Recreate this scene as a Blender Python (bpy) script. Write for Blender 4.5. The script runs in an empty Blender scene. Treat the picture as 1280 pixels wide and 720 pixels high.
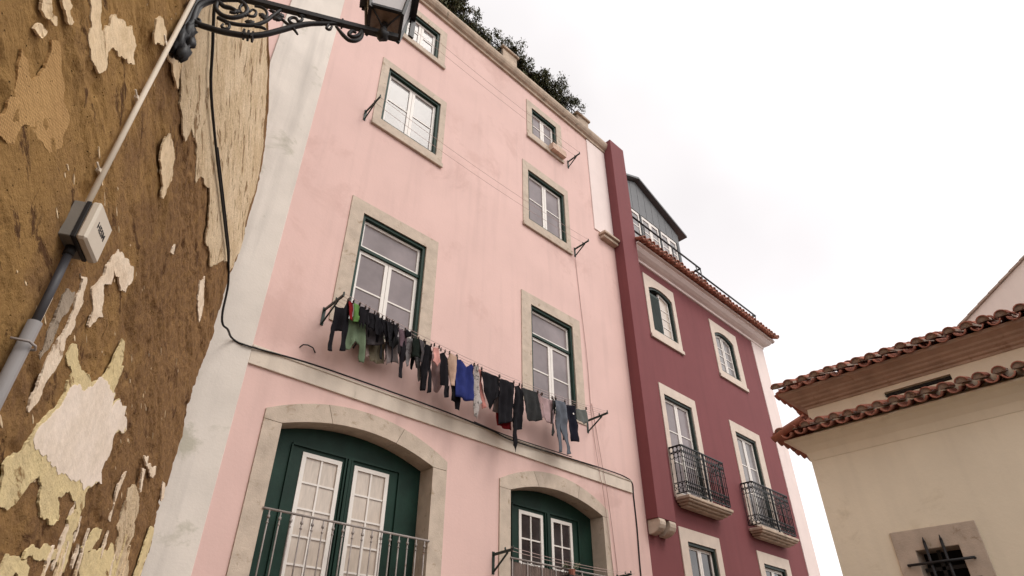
import bpy, bmesh, math, random
from mathutils import Vector, Matrix, noise
random.seed(7)
R = math.radians
C = bpy.context.scene.collection
SC = bpy.context.scene

# ---------------------------------------------------------------- camera, world, sun, exposure
cam = bpy.data.objects.new('camera', bpy.data.cameras.new('camera'))
C.objects.link(cam)
cam.location = (0, 0, 1.6)
cam.rotation_euler = (R(90 + 34.3), 0, R(45.5 - 90))
cam.data.sensor_width = 36
cam.data.lens = 36 * 779.34 / 1280
cam.data.clip_start = 0.05
cam.data.clip_end = 3000
SC.camera = cam

SUN_EL, SUN_AZ = R(50), R(160)          # azimuth of the sun measured from +Y towards +X
w = bpy.data.worlds.new('World'); SC.world = w; w.use_nodes = True
nt = w.node_tree; nt.nodes.clear()
wo = nt.nodes.new('ShaderNodeOutputWorld'); bg = nt.nodes.new('ShaderNodeBackground')
sky = nt.nodes.new('ShaderNodeTexSky'); sky.sky_type = 'NISHITA'; sky.sun_disc = False
sky.sun_elevation = SUN_EL; sky.sun_rotation = SUN_AZ
tc = nt.nodes.new('ShaderNodeTexCoord'); nz = nt.nodes.new('ShaderNodeTexNoise')
nz.inputs['Scale'].default_value = 1.6; nz.inputs['Detail'].default_value = 4
cr = nt.nodes.new('ShaderNodeValToRGB')
cr.color_ramp.elements[0].position = .3; cr.color_ramp.elements[0].color = (8.7, 8.3, 8.3, 1)
cr.color_ramp.elements[1].position = .62; cr.color_ramp.elements[1].color = (11.2, 10.8, 10.7, 1)
mx = nt.nodes.new('ShaderNodeMix'); mx.data_type = 'RGBA'; mx.inputs[0].default_value = .93
sdir = (math.sin(SUN_AZ)*math.cos(SUN_EL), math.cos(SUN_AZ)*math.cos(SUN_EL), math.sin(SUN_EL))
dt = nt.nodes.new('ShaderNodeVectorMath'); dt.operation = 'DOT_PRODUCT'; dt.inputs[1].default_value = sdir; nt.links.new(tc.outputs['Generated'], dt.inputs[0])
mr = nt.nodes.new('ShaderNodeMapRange'); mr.interpolation_type = 'SMOOTHSTEP'; mr.inputs[1].default_value = .45; mr.inputs[2].default_value = 1.0; mr.inputs[3].default_value = 0; mr.inputs[4].default_value = 8
nt.links.new(dt.outputs['Value'], mr.inputs[0])
sx = nt.nodes.new('ShaderNodeSeparateXYZ'); nt.links.new(tc.outputs['Generated'], sx.inputs[0])
hz = nt.nodes.new('ShaderNodeMapRange'); hz.inputs[1].default_value = .75; hz.inputs[2].default_value = .05; hz.inputs[3].default_value = 0; hz.inputs[4].default_value = 3.5; nt.links.new(sx.outputs[2], hz.inputs[0])
ad = nt.nodes.new('ShaderNodeMath'); ad.operation = 'ADD'; nt.links.new(mr.outputs[0], ad.inputs[0]); nt.links.new(hz.outputs[0], ad.inputs[1])
gl_ = nt.nodes.new('ShaderNodeVectorMath'); gl_.operation = 'ADD'
nt.links.new(tc.outputs['Generated'], nz.inputs['Vector']); nt.links.new(nz.outputs['Fac'], cr.inputs[0])
nt.links.new(sky.outputs[0], mx.inputs[6]); nt.links.new(cr.outputs[0], gl_.inputs[0]); nt.links.new(ad.outputs[0], gl_.inputs[1]); nt.links.new(gl_.outputs[0], mx.inputs[7])
nt.links.new(mx.outputs[2], bg.inputs[0]); bg.inputs[1].default_value = 0.10
nt.links.new(bg.outputs[0], wo.inputs[0])
sun = bpy.data.objects.new('sun', bpy.data.lights.new('sun', 'SUN')); C.objects.link(sun)
sun.data.energy = 1.25; sun.data.angle = R(22); sun.data.color = (1, .95, .88)
sd = Vector((math.sin(SUN_AZ) * math.cos(SUN_EL), math.cos(SUN_AZ) * math.cos(SUN_EL), math.sin(SUN_EL)))
sun.rotation_euler = sd.to_track_quat('Z', 'Y').to_euler()
SC.view_settings.view_transform = 'Standard'; SC.view_settings.look = 'None'
SC.view_settings.exposure = 0.12; SC.view_settings.gamma = 1

# ---------------------------------------------------------------- traced dimensions in metres (measured on each object's own plane)
WALL_EDGE=[(6.907, 2.639), (6.757, 3.299), (6.749, 3.904), (6.614, 4.432), (6.737, 5.007), (6.722, 5.349), (6.705, 5.758), (6.757, 6.319), (6.669, 6.698), (6.662, 7.335), (6.404, 7.767), (5.842, 7.945), (5.093, 8.066), (4.494, 8.105)]
FLAKES=[('cream', [(1.924, 4.063), (1.959, 4.12), (1.991, 4.097), (2.029, 4.069), (2.068, 4.093), (2.096, 4.073), (2.075, 4.053), (2.025, 4.021), (1.983, 4.011), (1.955, 4.04)]), ('cream', [(2.003, 4.192), (2.045, 4.262), (2.079, 4.238), (2.109, 4.246), (2.114, 4.214), (2.177, 4.219), (2.175, 4.191), (2.142, 4.167), (2.093, 4.182), (2.044, 4.181)]), ('cream', [(2.146, 4.429), (2.211, 4.536), (2.25, 4.511), (2.31, 4.462), (2.381, 4.439), (2.41, 4.525), (2.386, 4.563), (2.403, 4.625), (2.481, 4.691), (2.529, 4.701), (2.57, 4.77), (2.641, 4.77), (2.695, 4.768), (2.706, 4.72), (2.773, 4.695), (2.722, 4.628), (2.65, 4.59), (2.613, 4.548), (2.528, 4.512), (2.504, 4.443), (2.562, 4.394), (2.53, 4.298), (2.467, 4.283), (2.361, 4.287), (2.304, 4.314), (2.299, 4.36), (2.23, 4.394)]), ('cream', [(2.005, 3.915), (2.011, 3.958), (2.05, 3.987), (2.075, 3.994), (2.071, 3.947), (2.044, 3.926)]), ('cream', [(2.742, 5.093), (2.814, 5.202), (2.904, 5.218), (2.982, 5.169), (2.877, 5.023)]), ('cream', [(3.01, 5.173), (3.135, 5.236), (3.271, 5.381), (3.403, 5.243), (3.331, 5.219), (3.165, 5.222), (3.067, 5.162)]), ('streak', [(2.752, 5.921), (3.127, 5.726), (3.3, 5.696), (3.262, 5.425), (3.303, 5.367), (3.52, 5.229), (3.672, 5.221), (3.723, 5.197), (3.875, 5.207), (3.881, 5.357), (4.03, 5.423), (4.416, 5.266), (4.561, 5.456), (4.796, 5.558), (5.044, 5.428), (5.267, 5.266), (5.611, 5.263), (5.859, 5.438), (5.89, 5.613), (6.234, 5.8), (6.476, 5.791), (6.827, 6.301), (6.799, 6.427), (6.485, 6.547), (6.453, 7.143), (6.178, 7.541), (5.667, 7.741), (4.953, 7.871), (4.379, 7.92), (3.889, 7.999)]), ('cream', [(3.531, 4.894), (3.576, 4.976), (3.824, 4.968), (3.907, 4.845), (3.895, 4.741), (3.91, 4.653), (3.864, 4.623), (3.822, 4.697), (3.599, 4.733)]), ('pale', [(3.584, 3.949), (3.749, 3.999), (3.899, 4.038), (3.961, 3.986), (3.928, 3.91), (3.938, 3.857), (3.885, 3.842), (3.859, 3.819), (3.775, 3.834), (3.745, 3.852), (3.639, 3.83), (3.688, 3.758), (3.598, 3.692), (3.698, 3.601), (3.773, 3.575), (3.706, 3.53), (3.646, 3.428), (3.623, 3.431), (3.61, 3.502), (3.477, 3.589), (3.508, 3.644), (3.528, 3.789)]), ('pale', [(3.276, 3.555), (3.366, 3.589), (3.402, 3.529), (3.44, 3.421), (3.478, 3.327), (3.446, 3.247), (3.484, 3.092), (3.463, 3.034), (3.46, 2.935), (3.444, 2.869), (3.416, 2.814), (3.385, 2.819), (3.363, 2.987), (3.362, 3.127), (3.365, 3.197), (3.398, 3.292), (3.386, 3.389), (3.358, 3.5), (3.334, 3.551)]), ('cement', [(3.216, 3.419), (3.314, 3.461), (3.346, 3.417), (3.313, 3.203), (3.291, 3.04), (3.261, 3.052), (3.263, 3.119), (3.244, 3.253), (3.222, 3.33)]), ('ochre', [(3.526, 3.192), (3.54, 3.261), (3.597, 3.291), (3.668, 3.255), (3.753, 3.234), (3.908, 3.255), (3.991, 3.239), (4.085, 3.3), (4.165, 3.39), (4.185, 3.556), (4.198, 3.656), (4.242, 3.662), (4.305, 3.593), (4.353, 3.516), (4.4, 3.552), (4.409, 3.42), (4.396, 3.366), (4.448, 3.364), (4.452, 3.27), (4.554, 3.38), (4.672, 3.374), (4.738, 3.402), (4.763, 3.337), (4.918, 3.296), (4.809, 3.243), (4.715, 3.202), (4.705, 3.144), (4.75, 3.101), (4.729, 3.036), (4.713, 2.985), (4.721, 2.92), (4.815, 2.876), (4.66, 2.815), (4.593, 2.748), (4.661, 2.688), (4.643, 2.633), (4.669, 2.588), (4.63, 2.51), (4.699, 2.437), (4.729, 2.365), (4.736, 2.31), (4.637, 2.293), (4.571, 2.328), (4.436, 2.331), (4.366, 2.314), (4.198, 2.287), (4.057, 2.262), (4.046, 2.3), (4.117, 2.348), (4.363, 2.384), (4.528, 2.431), (4.523, 2.496), (4.453, 2.557), (4.492, 2.605), (4.554, 2.641), (4.473, 2.67), (4.274, 2.67), (4.183, 2.616), (4.238, 2.589), (4.306, 2.54), (4.31, 2.514), (4.21, 2.472), (4.072, 2.475), (4.006, 2.502), (3.905, 2.598), (3.82, 2.63), (3.762, 2.573), (3.713, 2.477), (3.687, 2.442), (3.524, 2.396), (3.47, 2.48), (3.408, 2.555), (3.433, 2.603), (3.515, 2.647), (3.519, 2.699), (3.542, 2.776), (3.581, 2.826), (3.685, 2.981), (3.703, 3.057), (3.671, 3.102), (3.682, 3.163), (3.641, 3.169), (3.594, 3.156)]), ('coat', [(3.73, 3.049), (3.769, 3.127), (3.999, 3.221), (4.219, 3.356), (4.431, 3.369), (4.466, 3.276), (4.566, 3.379), (4.672, 3.374), (4.738, 3.402), (4.77, 3.339), (4.925, 3.299), (4.809, 3.243), (4.715, 3.202), (4.712, 3.147), (4.756, 3.103), (4.762, 3.047), (4.72, 2.987), (4.728, 2.922), (4.818, 2.877), (4.66, 2.815), (4.542, 2.755), (4.272, 2.732), (3.977, 2.728), (3.793, 2.732), (3.576, 2.732), (3.593, 2.818)]), ('ochre', [(3.823, 2.159), (3.846, 2.246), (3.93, 2.254), (4.044, 2.243), (4.11, 2.271), (4.167, 2.249), (4.212, 2.174), (3.87, 2.122)]), ('pale', [(5.256, 3.097), (5.257, 2.974), (5.238, 2.849), (5.297, 2.746), (5.245, 2.745), (5.209, 2.9), (5.205, 3.057)]), ('pale', [(5.634, 3.242), (5.745, 3.263), (5.843, 3.106), (5.77, 3.106)]), ('pale', [(5.594, 3.325), (5.712, 3.364), (5.753, 3.321), (6.043, 3.386), (6.105, 3.331), (6.059, 3.288), (5.869, 3.302), (5.705, 3.306)]), ('streak', [(5.461, 3.032), (5.562, 3.087), (5.683, 3.095), (5.956, 2.941), (5.922, 2.88), (6.053, 2.805), (5.984, 2.688), (6.405, 2.482), (5.947, 2.414), (5.69, 2.607), (5.499, 2.758), (5.494, 2.903)]), ('ochre', [(6.519, 2.976), (6.642, 3.004), (6.73, 2.863), (6.674, 2.712), (6.657, 2.545), (6.482, 2.519), (6.495, 2.68), (6.49, 2.857)]), ('pale', [(6.439, 3.371), (6.592, 3.369), (6.721, 3.28), (6.611, 3.236)]), ('ochre', [(4.981, 2.575), (5.056, 2.646), (5.175, 2.661), (5.18, 2.596), (5.114, 2.518), (4.901, 2.486)]), ('ochre', [(4.963, 2.473), (5.149, 2.525), (5.465, 2.575), (5.517, 2.643), (5.923, 2.411), (5.109, 2.29)]), ('pale', [(5.888, 4.76), (5.842, 4.946), (5.575, 5.104), (5.465, 4.983), (5.581, 4.83)]), ('pale', [(4.443, 4.609), (4.467, 4.659), (4.519, 4.594), (4.455, 4.563)])]
SCROLLS=[(0.022, [(0.048, 5.285), (0.008, 5.357), (0.017, 5.47), (0.04, 5.574), (0.031, 5.666), (0.031, 5.765), (0.081, 5.86), (0.164, 5.92), (0.266, 5.958)]), (0.018, [(0.033, 5.6), (0.093, 5.569), (0.158, 5.56), (0.228, 5.553), (0.305, 5.558), (0.408, 5.578), (0.504, 5.634), (0.596, 5.722), (0.681, 5.809), (0.766, 5.877), (0.874, 5.93), (1.013, 5.992)]), (0.013, [(1.013, 5.992), (1.104, 5.995), (1.152, 5.954), (1.157, 5.873), (1.123, 5.818), (1.076, 5.809), (1.029, 5.849), (0.992, 5.895), (0.962, 5.933)]), (0.013, [(1.152, 5.954), (1.136, 5.895), (1.099, 5.859), (1.067, 5.876), (1.084, 5.924), (1.115, 5.917)]), (0.014, [(0.268, 5.948), (0.316, 5.909), (0.341, 5.848), (0.326, 5.791), (0.279, 5.74), (0.228, 5.726), (0.18, 5.744), (0.141, 5.796), (0.139, 5.866), (0.185, 5.837), (0.228, 5.837), (0.264, 5.823), (0.266, 5.794), (0.234, 5.789)]), (0.012, [(0.177, 5.694), (0.252, 5.669), (0.332, 5.675), (0.417, 5.708), (0.478, 5.78), (0.519, 5.879), (0.558, 5.969), (0.607, 6.013)]), (0.009, [(0.348, 5.791), (0.303, 5.821), (0.285, 5.874), (0.302, 5.923), (0.331, 5.895), (0.335, 5.825), (0.368, 5.8), (0.399, 5.814), (0.399, 5.865), (0.372, 5.883), (0.358, 5.846)]), (0.009, [(0.235, 5.652), (0.261, 5.654), (0.272, 5.61), (0.25, 5.591), (0.224, 5.608), (0.228, 5.639)]), (0.009, [(0.04, 5.632), (0.082, 5.612), (0.077, 5.553), (0.044, 5.557), (0.024, 5.596)]), (0.01, [(0.697, 5.846), (0.665, 5.832), (0.63, 5.867), (0.645, 5.905), (0.674, 5.908), (0.697, 5.877), (0.718, 5.918), (0.686, 5.965)]), (0.009, [(0.478, 5.78), (0.478, 5.86), (0.456, 5.912), (0.417, 5.935), (0.374, 5.925)]), (0.009, [(0.908, 5.94), (0.899, 5.885), (0.924, 5.875), (0.935, 5.921)]), (0.01, [(0.537, 5.877), (0.581, 5.856), (0.621, 5.823), (0.674, 5.786), (0.719, 5.726)]), (0.01, [(0.424, 5.696), (0.466, 5.705), (0.507, 5.694)])]
SCROLL_LEAVES=[((0.468, 5.825), 0.0208), ((0.548, 5.851), 0.026), ((0.561, 5.898), 0.022099999999999998), ((0.39, 5.73), 0.0234), ((0.447, 5.846), 0.0195), ((0.699, 5.961), 0.0208), ((0.85, 5.966), 0.0143), ((0.499, 5.921), 0.0143), ((0.276, 5.819), 0.0195)]
GARMENTS=[('hoodie', 'black long-sleeved jumper pegged at the left end of the line', 'jumper', 'black', 6.6, [(3.199, 6.061), (3.326, 6.079), (3.369, 6.236), (3.402, 6.222), (3.46, 5.813), (3.458, 5.482), (3.382, 5.452), (3.362, 5.735), (3.279, 5.72), (3.282, 5.414), (3.206, 5.394), (3.203, 5.892)]), ('cloth', 'narrow dark red cloth between the black jumper and the bright green one', 'cloth', 'red', 6.57, [(3.374, 6.165), (3.444, 6.168), (3.475, 5.929), (3.413, 5.912)]), ('vest', 'small bright green top above the sage shirt', 'vest', 'green', 6.56, [(3.443, 6.172), (3.53, 6.162), (3.556, 5.94), (3.488, 5.921)]), ('long_sleeved_shirt', 'sage green long-sleeved shirt hanging upside down with sleeves dangling', 'shirt', 'sage', 6.62, [(3.439, 5.936), (3.517, 5.982), (3.59, 6.006), (3.677, 6.076), (3.738, 5.745), (3.756, 5.42), (3.679, 5.401), (3.66, 5.668), (3.581, 5.683), (3.506, 5.728), (3.519, 5.522), (3.466, 5.51), (3.436, 5.811)]), ('cloth', 'beige cloth low behind the dark socks, beside the sage shirt', 'cloth', 'beige', 6.82, [(3.86, 6.273), (4.101, 6.346), (4.161, 5.914), (4.19, 5.633), (4.082, 5.603), (4.03, 5.617), (3.963, 5.598)]), ('rag', 'pinkish white rag showing between sage shirt and beige cloth', 'cloth', 'pinkish', 6.78, [(3.779, 6.16), (3.838, 6.175), (3.924, 5.653), (3.874, 5.616)]), ('tee', 'dark grey marled tee beside the beige cloth', 'shirt', 'darkgrey', 6.66, [(3.703, 6.113), (4.008, 6.184), (4.065, 5.85), (3.982, 5.789), (3.793, 5.725)]), ('sock', 'black sock hanging left of the window mullion, over the grey tee', 'sock', 'black', 6.56, [(3.685, 6.121), (3.763, 6.134), (3.824, 6.131), (3.84, 5.99), (3.817, 5.903), (3.716, 5.919)]), ('sock', 'black sock with a lighter heel, directly left of the sheer grey top', 'sock', 'black', 6.57, [(3.857, 6.16), (3.916, 6.175), (3.936, 5.956), (3.909, 5.868), (3.859, 6.003)]), ('briefs', 'small black briefs above the sheer grey top', 'briefs', 'black', 6.56, [(3.91, 6.168), (4.0, 6.187), (4.044, 6.016), (3.994, 5.859), (3.935, 5.991)]), ('briefs', 'wide black briefs right of the sheer grey top, lowest of the small pieces', 'briefs', 'black', 6.56, [(4.029, 6.129), (4.159, 6.174), (4.195, 6.058), (4.142, 5.899), (4.055, 5.855), (4.053, 6.02)]), ('sheer_top', 'sheer grey top under the small black briefs', 'top', 'greysheer', 6.74, [(4.077, 6.166), (4.287, 6.192), (4.364, 5.665), (4.279, 5.673), (4.203, 5.626), (4.169, 5.575)]), ('strap', 'thin black strap dangling in front of the sheer grey top', 'strap', 'black', 6.6, [(4.01, 5.843), (4.037, 5.854), (4.079, 5.547), (4.055, 5.548)]), ('scarf', 'plum coloured scarf above the long black strap', 'scarf', 'plum', 6.6, [(4.217, 6.114), (4.367, 6.115), (4.382, 5.931), (4.345, 5.877), (4.269, 5.867), (4.242, 5.994)]), ('legging', 'single long black stocking dangling below the plum scarf', 'stocking', 'black', 6.63, [(4.303, 6.112), (4.36, 6.125), (4.38, 5.882), (4.378, 5.413), (4.327, 5.405), (4.333, 5.69)]), ('tee', 'light grey printed tee below a black peg bag', 'shirt', 'grey', 6.64, [(4.401, 6.074), (4.539, 6.119), (4.569, 5.939), (4.523, 5.862), (4.482, 5.652), (4.454, 5.622), (4.415, 5.92)]), ('peg_bag', 'small black bundle hanging on top of the light grey tee', 'bag', 'black', 6.56, [(4.312, 6.147), (4.405, 6.185), (4.419, 6.059), (4.348, 6.021), (4.314, 6.077)]), ('tee', 'dark green-black tee with a ragged hem in front of the right jamb', 'shirt', 'blackgreen', 6.6, [(4.479, 6.181), (4.576, 6.211), (4.679, 6.201), (4.696, 5.912), (4.652, 5.806), (4.596, 5.815), (4.492, 5.776), (4.512, 5.982)]), ('rag', 'grey rag hanging out below the dark green-black tee', 'cloth', 'grey', 6.72, [(4.594, 6.061), (4.728, 6.072), (4.771, 5.55), (4.741, 5.521), (4.694, 5.698), (4.635, 5.795)]), ('trousers', 'black trousers with two long legs beside the pink straps', 'trousers', 'black', 6.62, [(4.718, 6.193), (4.826, 6.216), (4.869, 5.924), (4.903, 5.379), (4.824, 5.334), (4.799, 5.778), (4.751, 5.741), (4.775, 5.347), (4.705, 5.333), (4.698, 5.761), (4.719, 5.908)]), ('bra', 'pink bra with looped straps between black trousers and black jacket', 'bra', 'pink', 6.57, [(4.848, 6.039), (4.939, 6.054), (4.983, 5.867), (4.944, 5.782), (4.828, 5.81), (4.839, 5.934)]), ('camisole', 'mauve pink camisole low behind the pink bra', 'top', 'mauve', 6.78, [(4.966, 6.125), (5.145, 6.109), (5.193, 5.615), (5.138, 5.498), (5.047, 5.488)]), ('jacket', 'black jacket with a grey lower half left of the pink straps', 'jacket', 'black', 6.6, [(5.0, 6.034), (5.078, 6.085), (5.147, 5.966), (5.157, 5.827), (5.16, 5.57), (5.211, 5.567), (5.212, 5.393), (5.134, 5.368), (5.11, 5.533), (5.053, 5.534), (5.009, 5.794)]), ('slip', 'flesh coloured slip with pink straps left of the blue tee', 'slip', 'tan', 6.58, [(5.147, 6.161), (5.291, 6.168), (5.282, 5.584), (5.218, 5.563), (5.186, 5.79), (5.12, 5.948)]), ('sock', 'black sock below the flesh coloured slip', 'sock', 'black', 6.66, [(5.262, 5.886), (5.353, 5.898), (5.379, 5.388), (5.298, 5.382)]), ('tee', 'royal blue tee, the brightest garment of the line', 'shirt', 'blue', 6.6, [(5.323, 6.02), (5.39, 6.045), (5.522, 5.978), (5.593, 6.045), (5.656, 6.004), (5.666, 5.468), (5.551, 5.432), (5.348, 5.446), (5.309, 5.679)]), ('sock', 'black sock dangling below the blue tee', 'sock', 'black', 6.68, [(5.394, 5.675), (5.485, 5.685), (5.494, 5.449), (5.48, 5.29), (5.403, 5.286)]), ('scarf', 'pale patterned scarf with pointed ends right of the blue tee', 'scarf', 'pattern', 6.58, [(5.647, 6.015), (5.723, 6.021), (5.774, 5.83), (5.837, 5.485), (5.789, 5.446), (5.75, 5.205), (5.669, 5.22), (5.659, 5.588)]), ('cloth', 'narrow coral cloth between the patterned scarf and a black tee', 'cloth', 'coral', 6.64, [(5.778, 5.988), (5.861, 5.985), (5.951, 5.459), (5.894, 5.422)]), ('tee', 'black tee with a pointed hem right of the coral cloth', 'shirt', 'black', 6.6, [(5.824, 6.011), (6.206, 6.026), (6.197, 5.727), (6.081, 5.608), (6.046, 5.455), (5.968, 5.532), (5.886, 5.709)]), ('mesh_top', 'grey see-through top between the two black tees', 'top', 'greysheer', 6.7, [(6.181, 5.931), (6.289, 5.944), (6.285, 5.486), (6.19, 5.502)]), ('shirt', 'wide black shirt with a torn gap left of the long black sleeve', 'shirt', 'black', 6.6, [(6.202, 5.986), (6.252, 6.01), (6.501, 6.028), (6.534, 5.992), (6.521, 5.392), (6.313, 5.299), (6.194, 5.255), (6.183, 5.425)]), ('shorts', 'dark red shorts showing under the wide black shirt', 'shorts', 'red', 6.7, [(6.273, 5.707), (6.621, 5.793), (6.59, 5.296), (6.467, 5.273), (6.266, 5.282)]), ('cardigan', 'black cardigan with one very long sleeve reaching the cream band', 'cardigan', 'black', 6.6, [(6.553, 5.986), (6.655, 6.036), (6.731, 5.937), (6.733, 5.634), (6.708, 5.311), (6.609, 5.284), (6.602, 5.109), (6.58, 4.912), (6.5, 4.997), (6.545, 5.399), (6.53, 5.528)]), ('shorts', 'charcoal shorts with a dark hem in front of the right french window', 'shorts', 'charcoal', 6.6, [(6.716, 5.999), (7.099, 6.019), (7.164, 5.595), (7.035, 5.539), (6.91, 5.514), (6.833, 5.549), (6.783, 5.649)]), ('towel', 'narrow greyish pink towel right of the charcoal shorts', 'towel', 'mauve', 6.62, [(7.12, 6.025), (7.228, 6.006), (7.254, 5.678), (7.171, 5.63)]), ('net', 'sheer lilac net cloth before the right french window', 'cloth', 'lilac', 6.66, [(7.239, 6.034), (7.55, 6.07), (7.527, 5.65), (7.36, 5.626), (7.284, 5.77)]), ('sock', 'grey knitted sock with black foot left of the grey leggings', 'sock', 'charcoal', 6.63, [(7.486, 6.022), (7.588, 6.065), (7.527, 5.504), (7.467, 5.41), (7.412, 5.405), (7.45, 5.599)]), ('leggings', 'blue-grey leggings with two long legs and black cuffs', 'leggings', 'bluegrey', 6.6, [(7.539, 6.04), (7.787, 6.075), (7.843, 5.844), (7.864, 5.197), (7.778, 5.166), (7.693, 5.56), (7.66, 5.69), (7.635, 5.525), (7.667, 5.182), (7.555, 5.149), (7.559, 5.661)]), ('trousers', 'black trousers seen between the legs of the blue-grey leggings', 'trousers', 'black', 6.7, [(7.737, 6.049), (7.909, 6.07), (7.872, 5.478), (7.784, 5.445), (7.754, 5.645)]), ('tee', 'navy tee with a small white chest mark near the right end', 'shirt', 'navy', 6.6, [(7.826, 5.999), (8.073, 6.047), (8.082, 5.708), (8.12, 5.477), (7.912, 5.432), (7.851, 5.644)]), ('tee', 'grey-green tee at the right end beside the iron bracket', 'shirt', 'greygreen', 6.62, [(8.11, 6.091), (8.405, 6.174), (8.423, 5.934), (8.366, 5.897), (8.301, 5.857), (8.226, 5.867), (8.153, 5.898)]), ('sock', 'black ankle sock left of the mullion, first of the cluster of small dark pieces', 'sock', 'black', 6.53, [(3.614, 6.135), (3.669, 6.159), (3.707, 5.98), (3.669, 5.906), (3.63, 5.967)]), ('glove', 'black knitted piece hanging between two socks in front of the left leaf', 'glove', 'black', 6.54, [(3.77, 6.129), (3.832, 6.146), (3.851, 5.987), (3.891, 5.848), (3.829, 5.862), (3.796, 5.983)]), ('briefs', 'black briefs with a ragged lower edge over the sheer grey top', 'briefs', 'black', 6.53, [(3.965, 6.109), (4.059, 6.129), (4.084, 5.864), (4.055, 5.775), (4.009, 5.892)]), ('briefs', 'small black briefs just right of the mullion beside the plum scarf', 'briefs', 'black', 6.54, [(4.091, 6.147), (4.167, 6.159), (4.19, 5.929), (4.151, 5.875), (4.115, 5.997)]), ('sock', 'brown black sock beside the dark green-black tee', 'sock', 'darkgrey', 6.6, [(4.579, 6.181), (4.684, 6.192), (4.699, 5.994), (4.699, 5.774), (4.657, 5.759), (4.624, 5.965)]), ('stocking', 'thin black stocking hanging from the sheer top down to the bare wall', 'stocking', 'black', 6.62, [(4.12, 5.914), (4.156, 5.925), (4.184, 5.669), (4.187, 5.566), (4.164, 5.586)]), ('tee', 'black tee behind the socks in front of the mullion', 'shirt', 'black', 6.7, [(3.76, 6.115), (3.957, 6.159), (4.011, 5.923), (3.964, 5.826), (3.866, 5.807), (3.799, 5.858)]), ('tee', 'charcoal vest hanging behind the black briefs', 'vest', 'charcoal', 6.72, [(4.077, 6.218), (4.287, 6.245), (4.315, 5.972), (4.26, 5.871), (4.175, 5.878), (4.119, 5.954)]), ('sock', 'very dark grey sock dangling low left of the thin black stocking', 'sock', 'charcoal', 6.69, [(3.967, 6.039), (4.028, 6.044), (4.068, 5.786), (4.075, 5.617), (4.039, 5.622), (4.006, 5.82)]), ('skirt', 'dark skirt between the plum scarf and the light grey tee', 'skirt', 'darkgrey', 6.74, [(4.284, 6.129), (4.499, 6.155), (4.518, 5.839), (4.465, 5.741), (4.385, 5.75), (4.325, 5.885)]), ('leggings', 'black leggings hanging behind the grey rag', 'leggings', 'black', 6.76, [(4.555, 6.185), (4.689, 6.197), (4.726, 5.764), (4.698, 5.734), (4.654, 5.937), (4.641, 5.892), (4.649, 5.697), (4.614, 5.704), (4.577, 5.949)]), ('sock', 'pair of black socks pegged together right of the red cloth', 'socks', 'black', 6.54, [(3.526, 6.102), (3.618, 6.113), (3.643, 5.978), (3.627, 5.857), (3.591, 5.937), (3.581, 5.857), (3.543, 5.974)])]

D0 = 1.45                                   # camera to weathered wall
WN = Vector((0.88350, -0.46844, 0)); WA = Vector((0.46844, 0.88350, 0))
def wallpt(a, z, off=0.0): return WN * (off - D0) + WA * a + Vector((0, 0, z))

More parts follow.
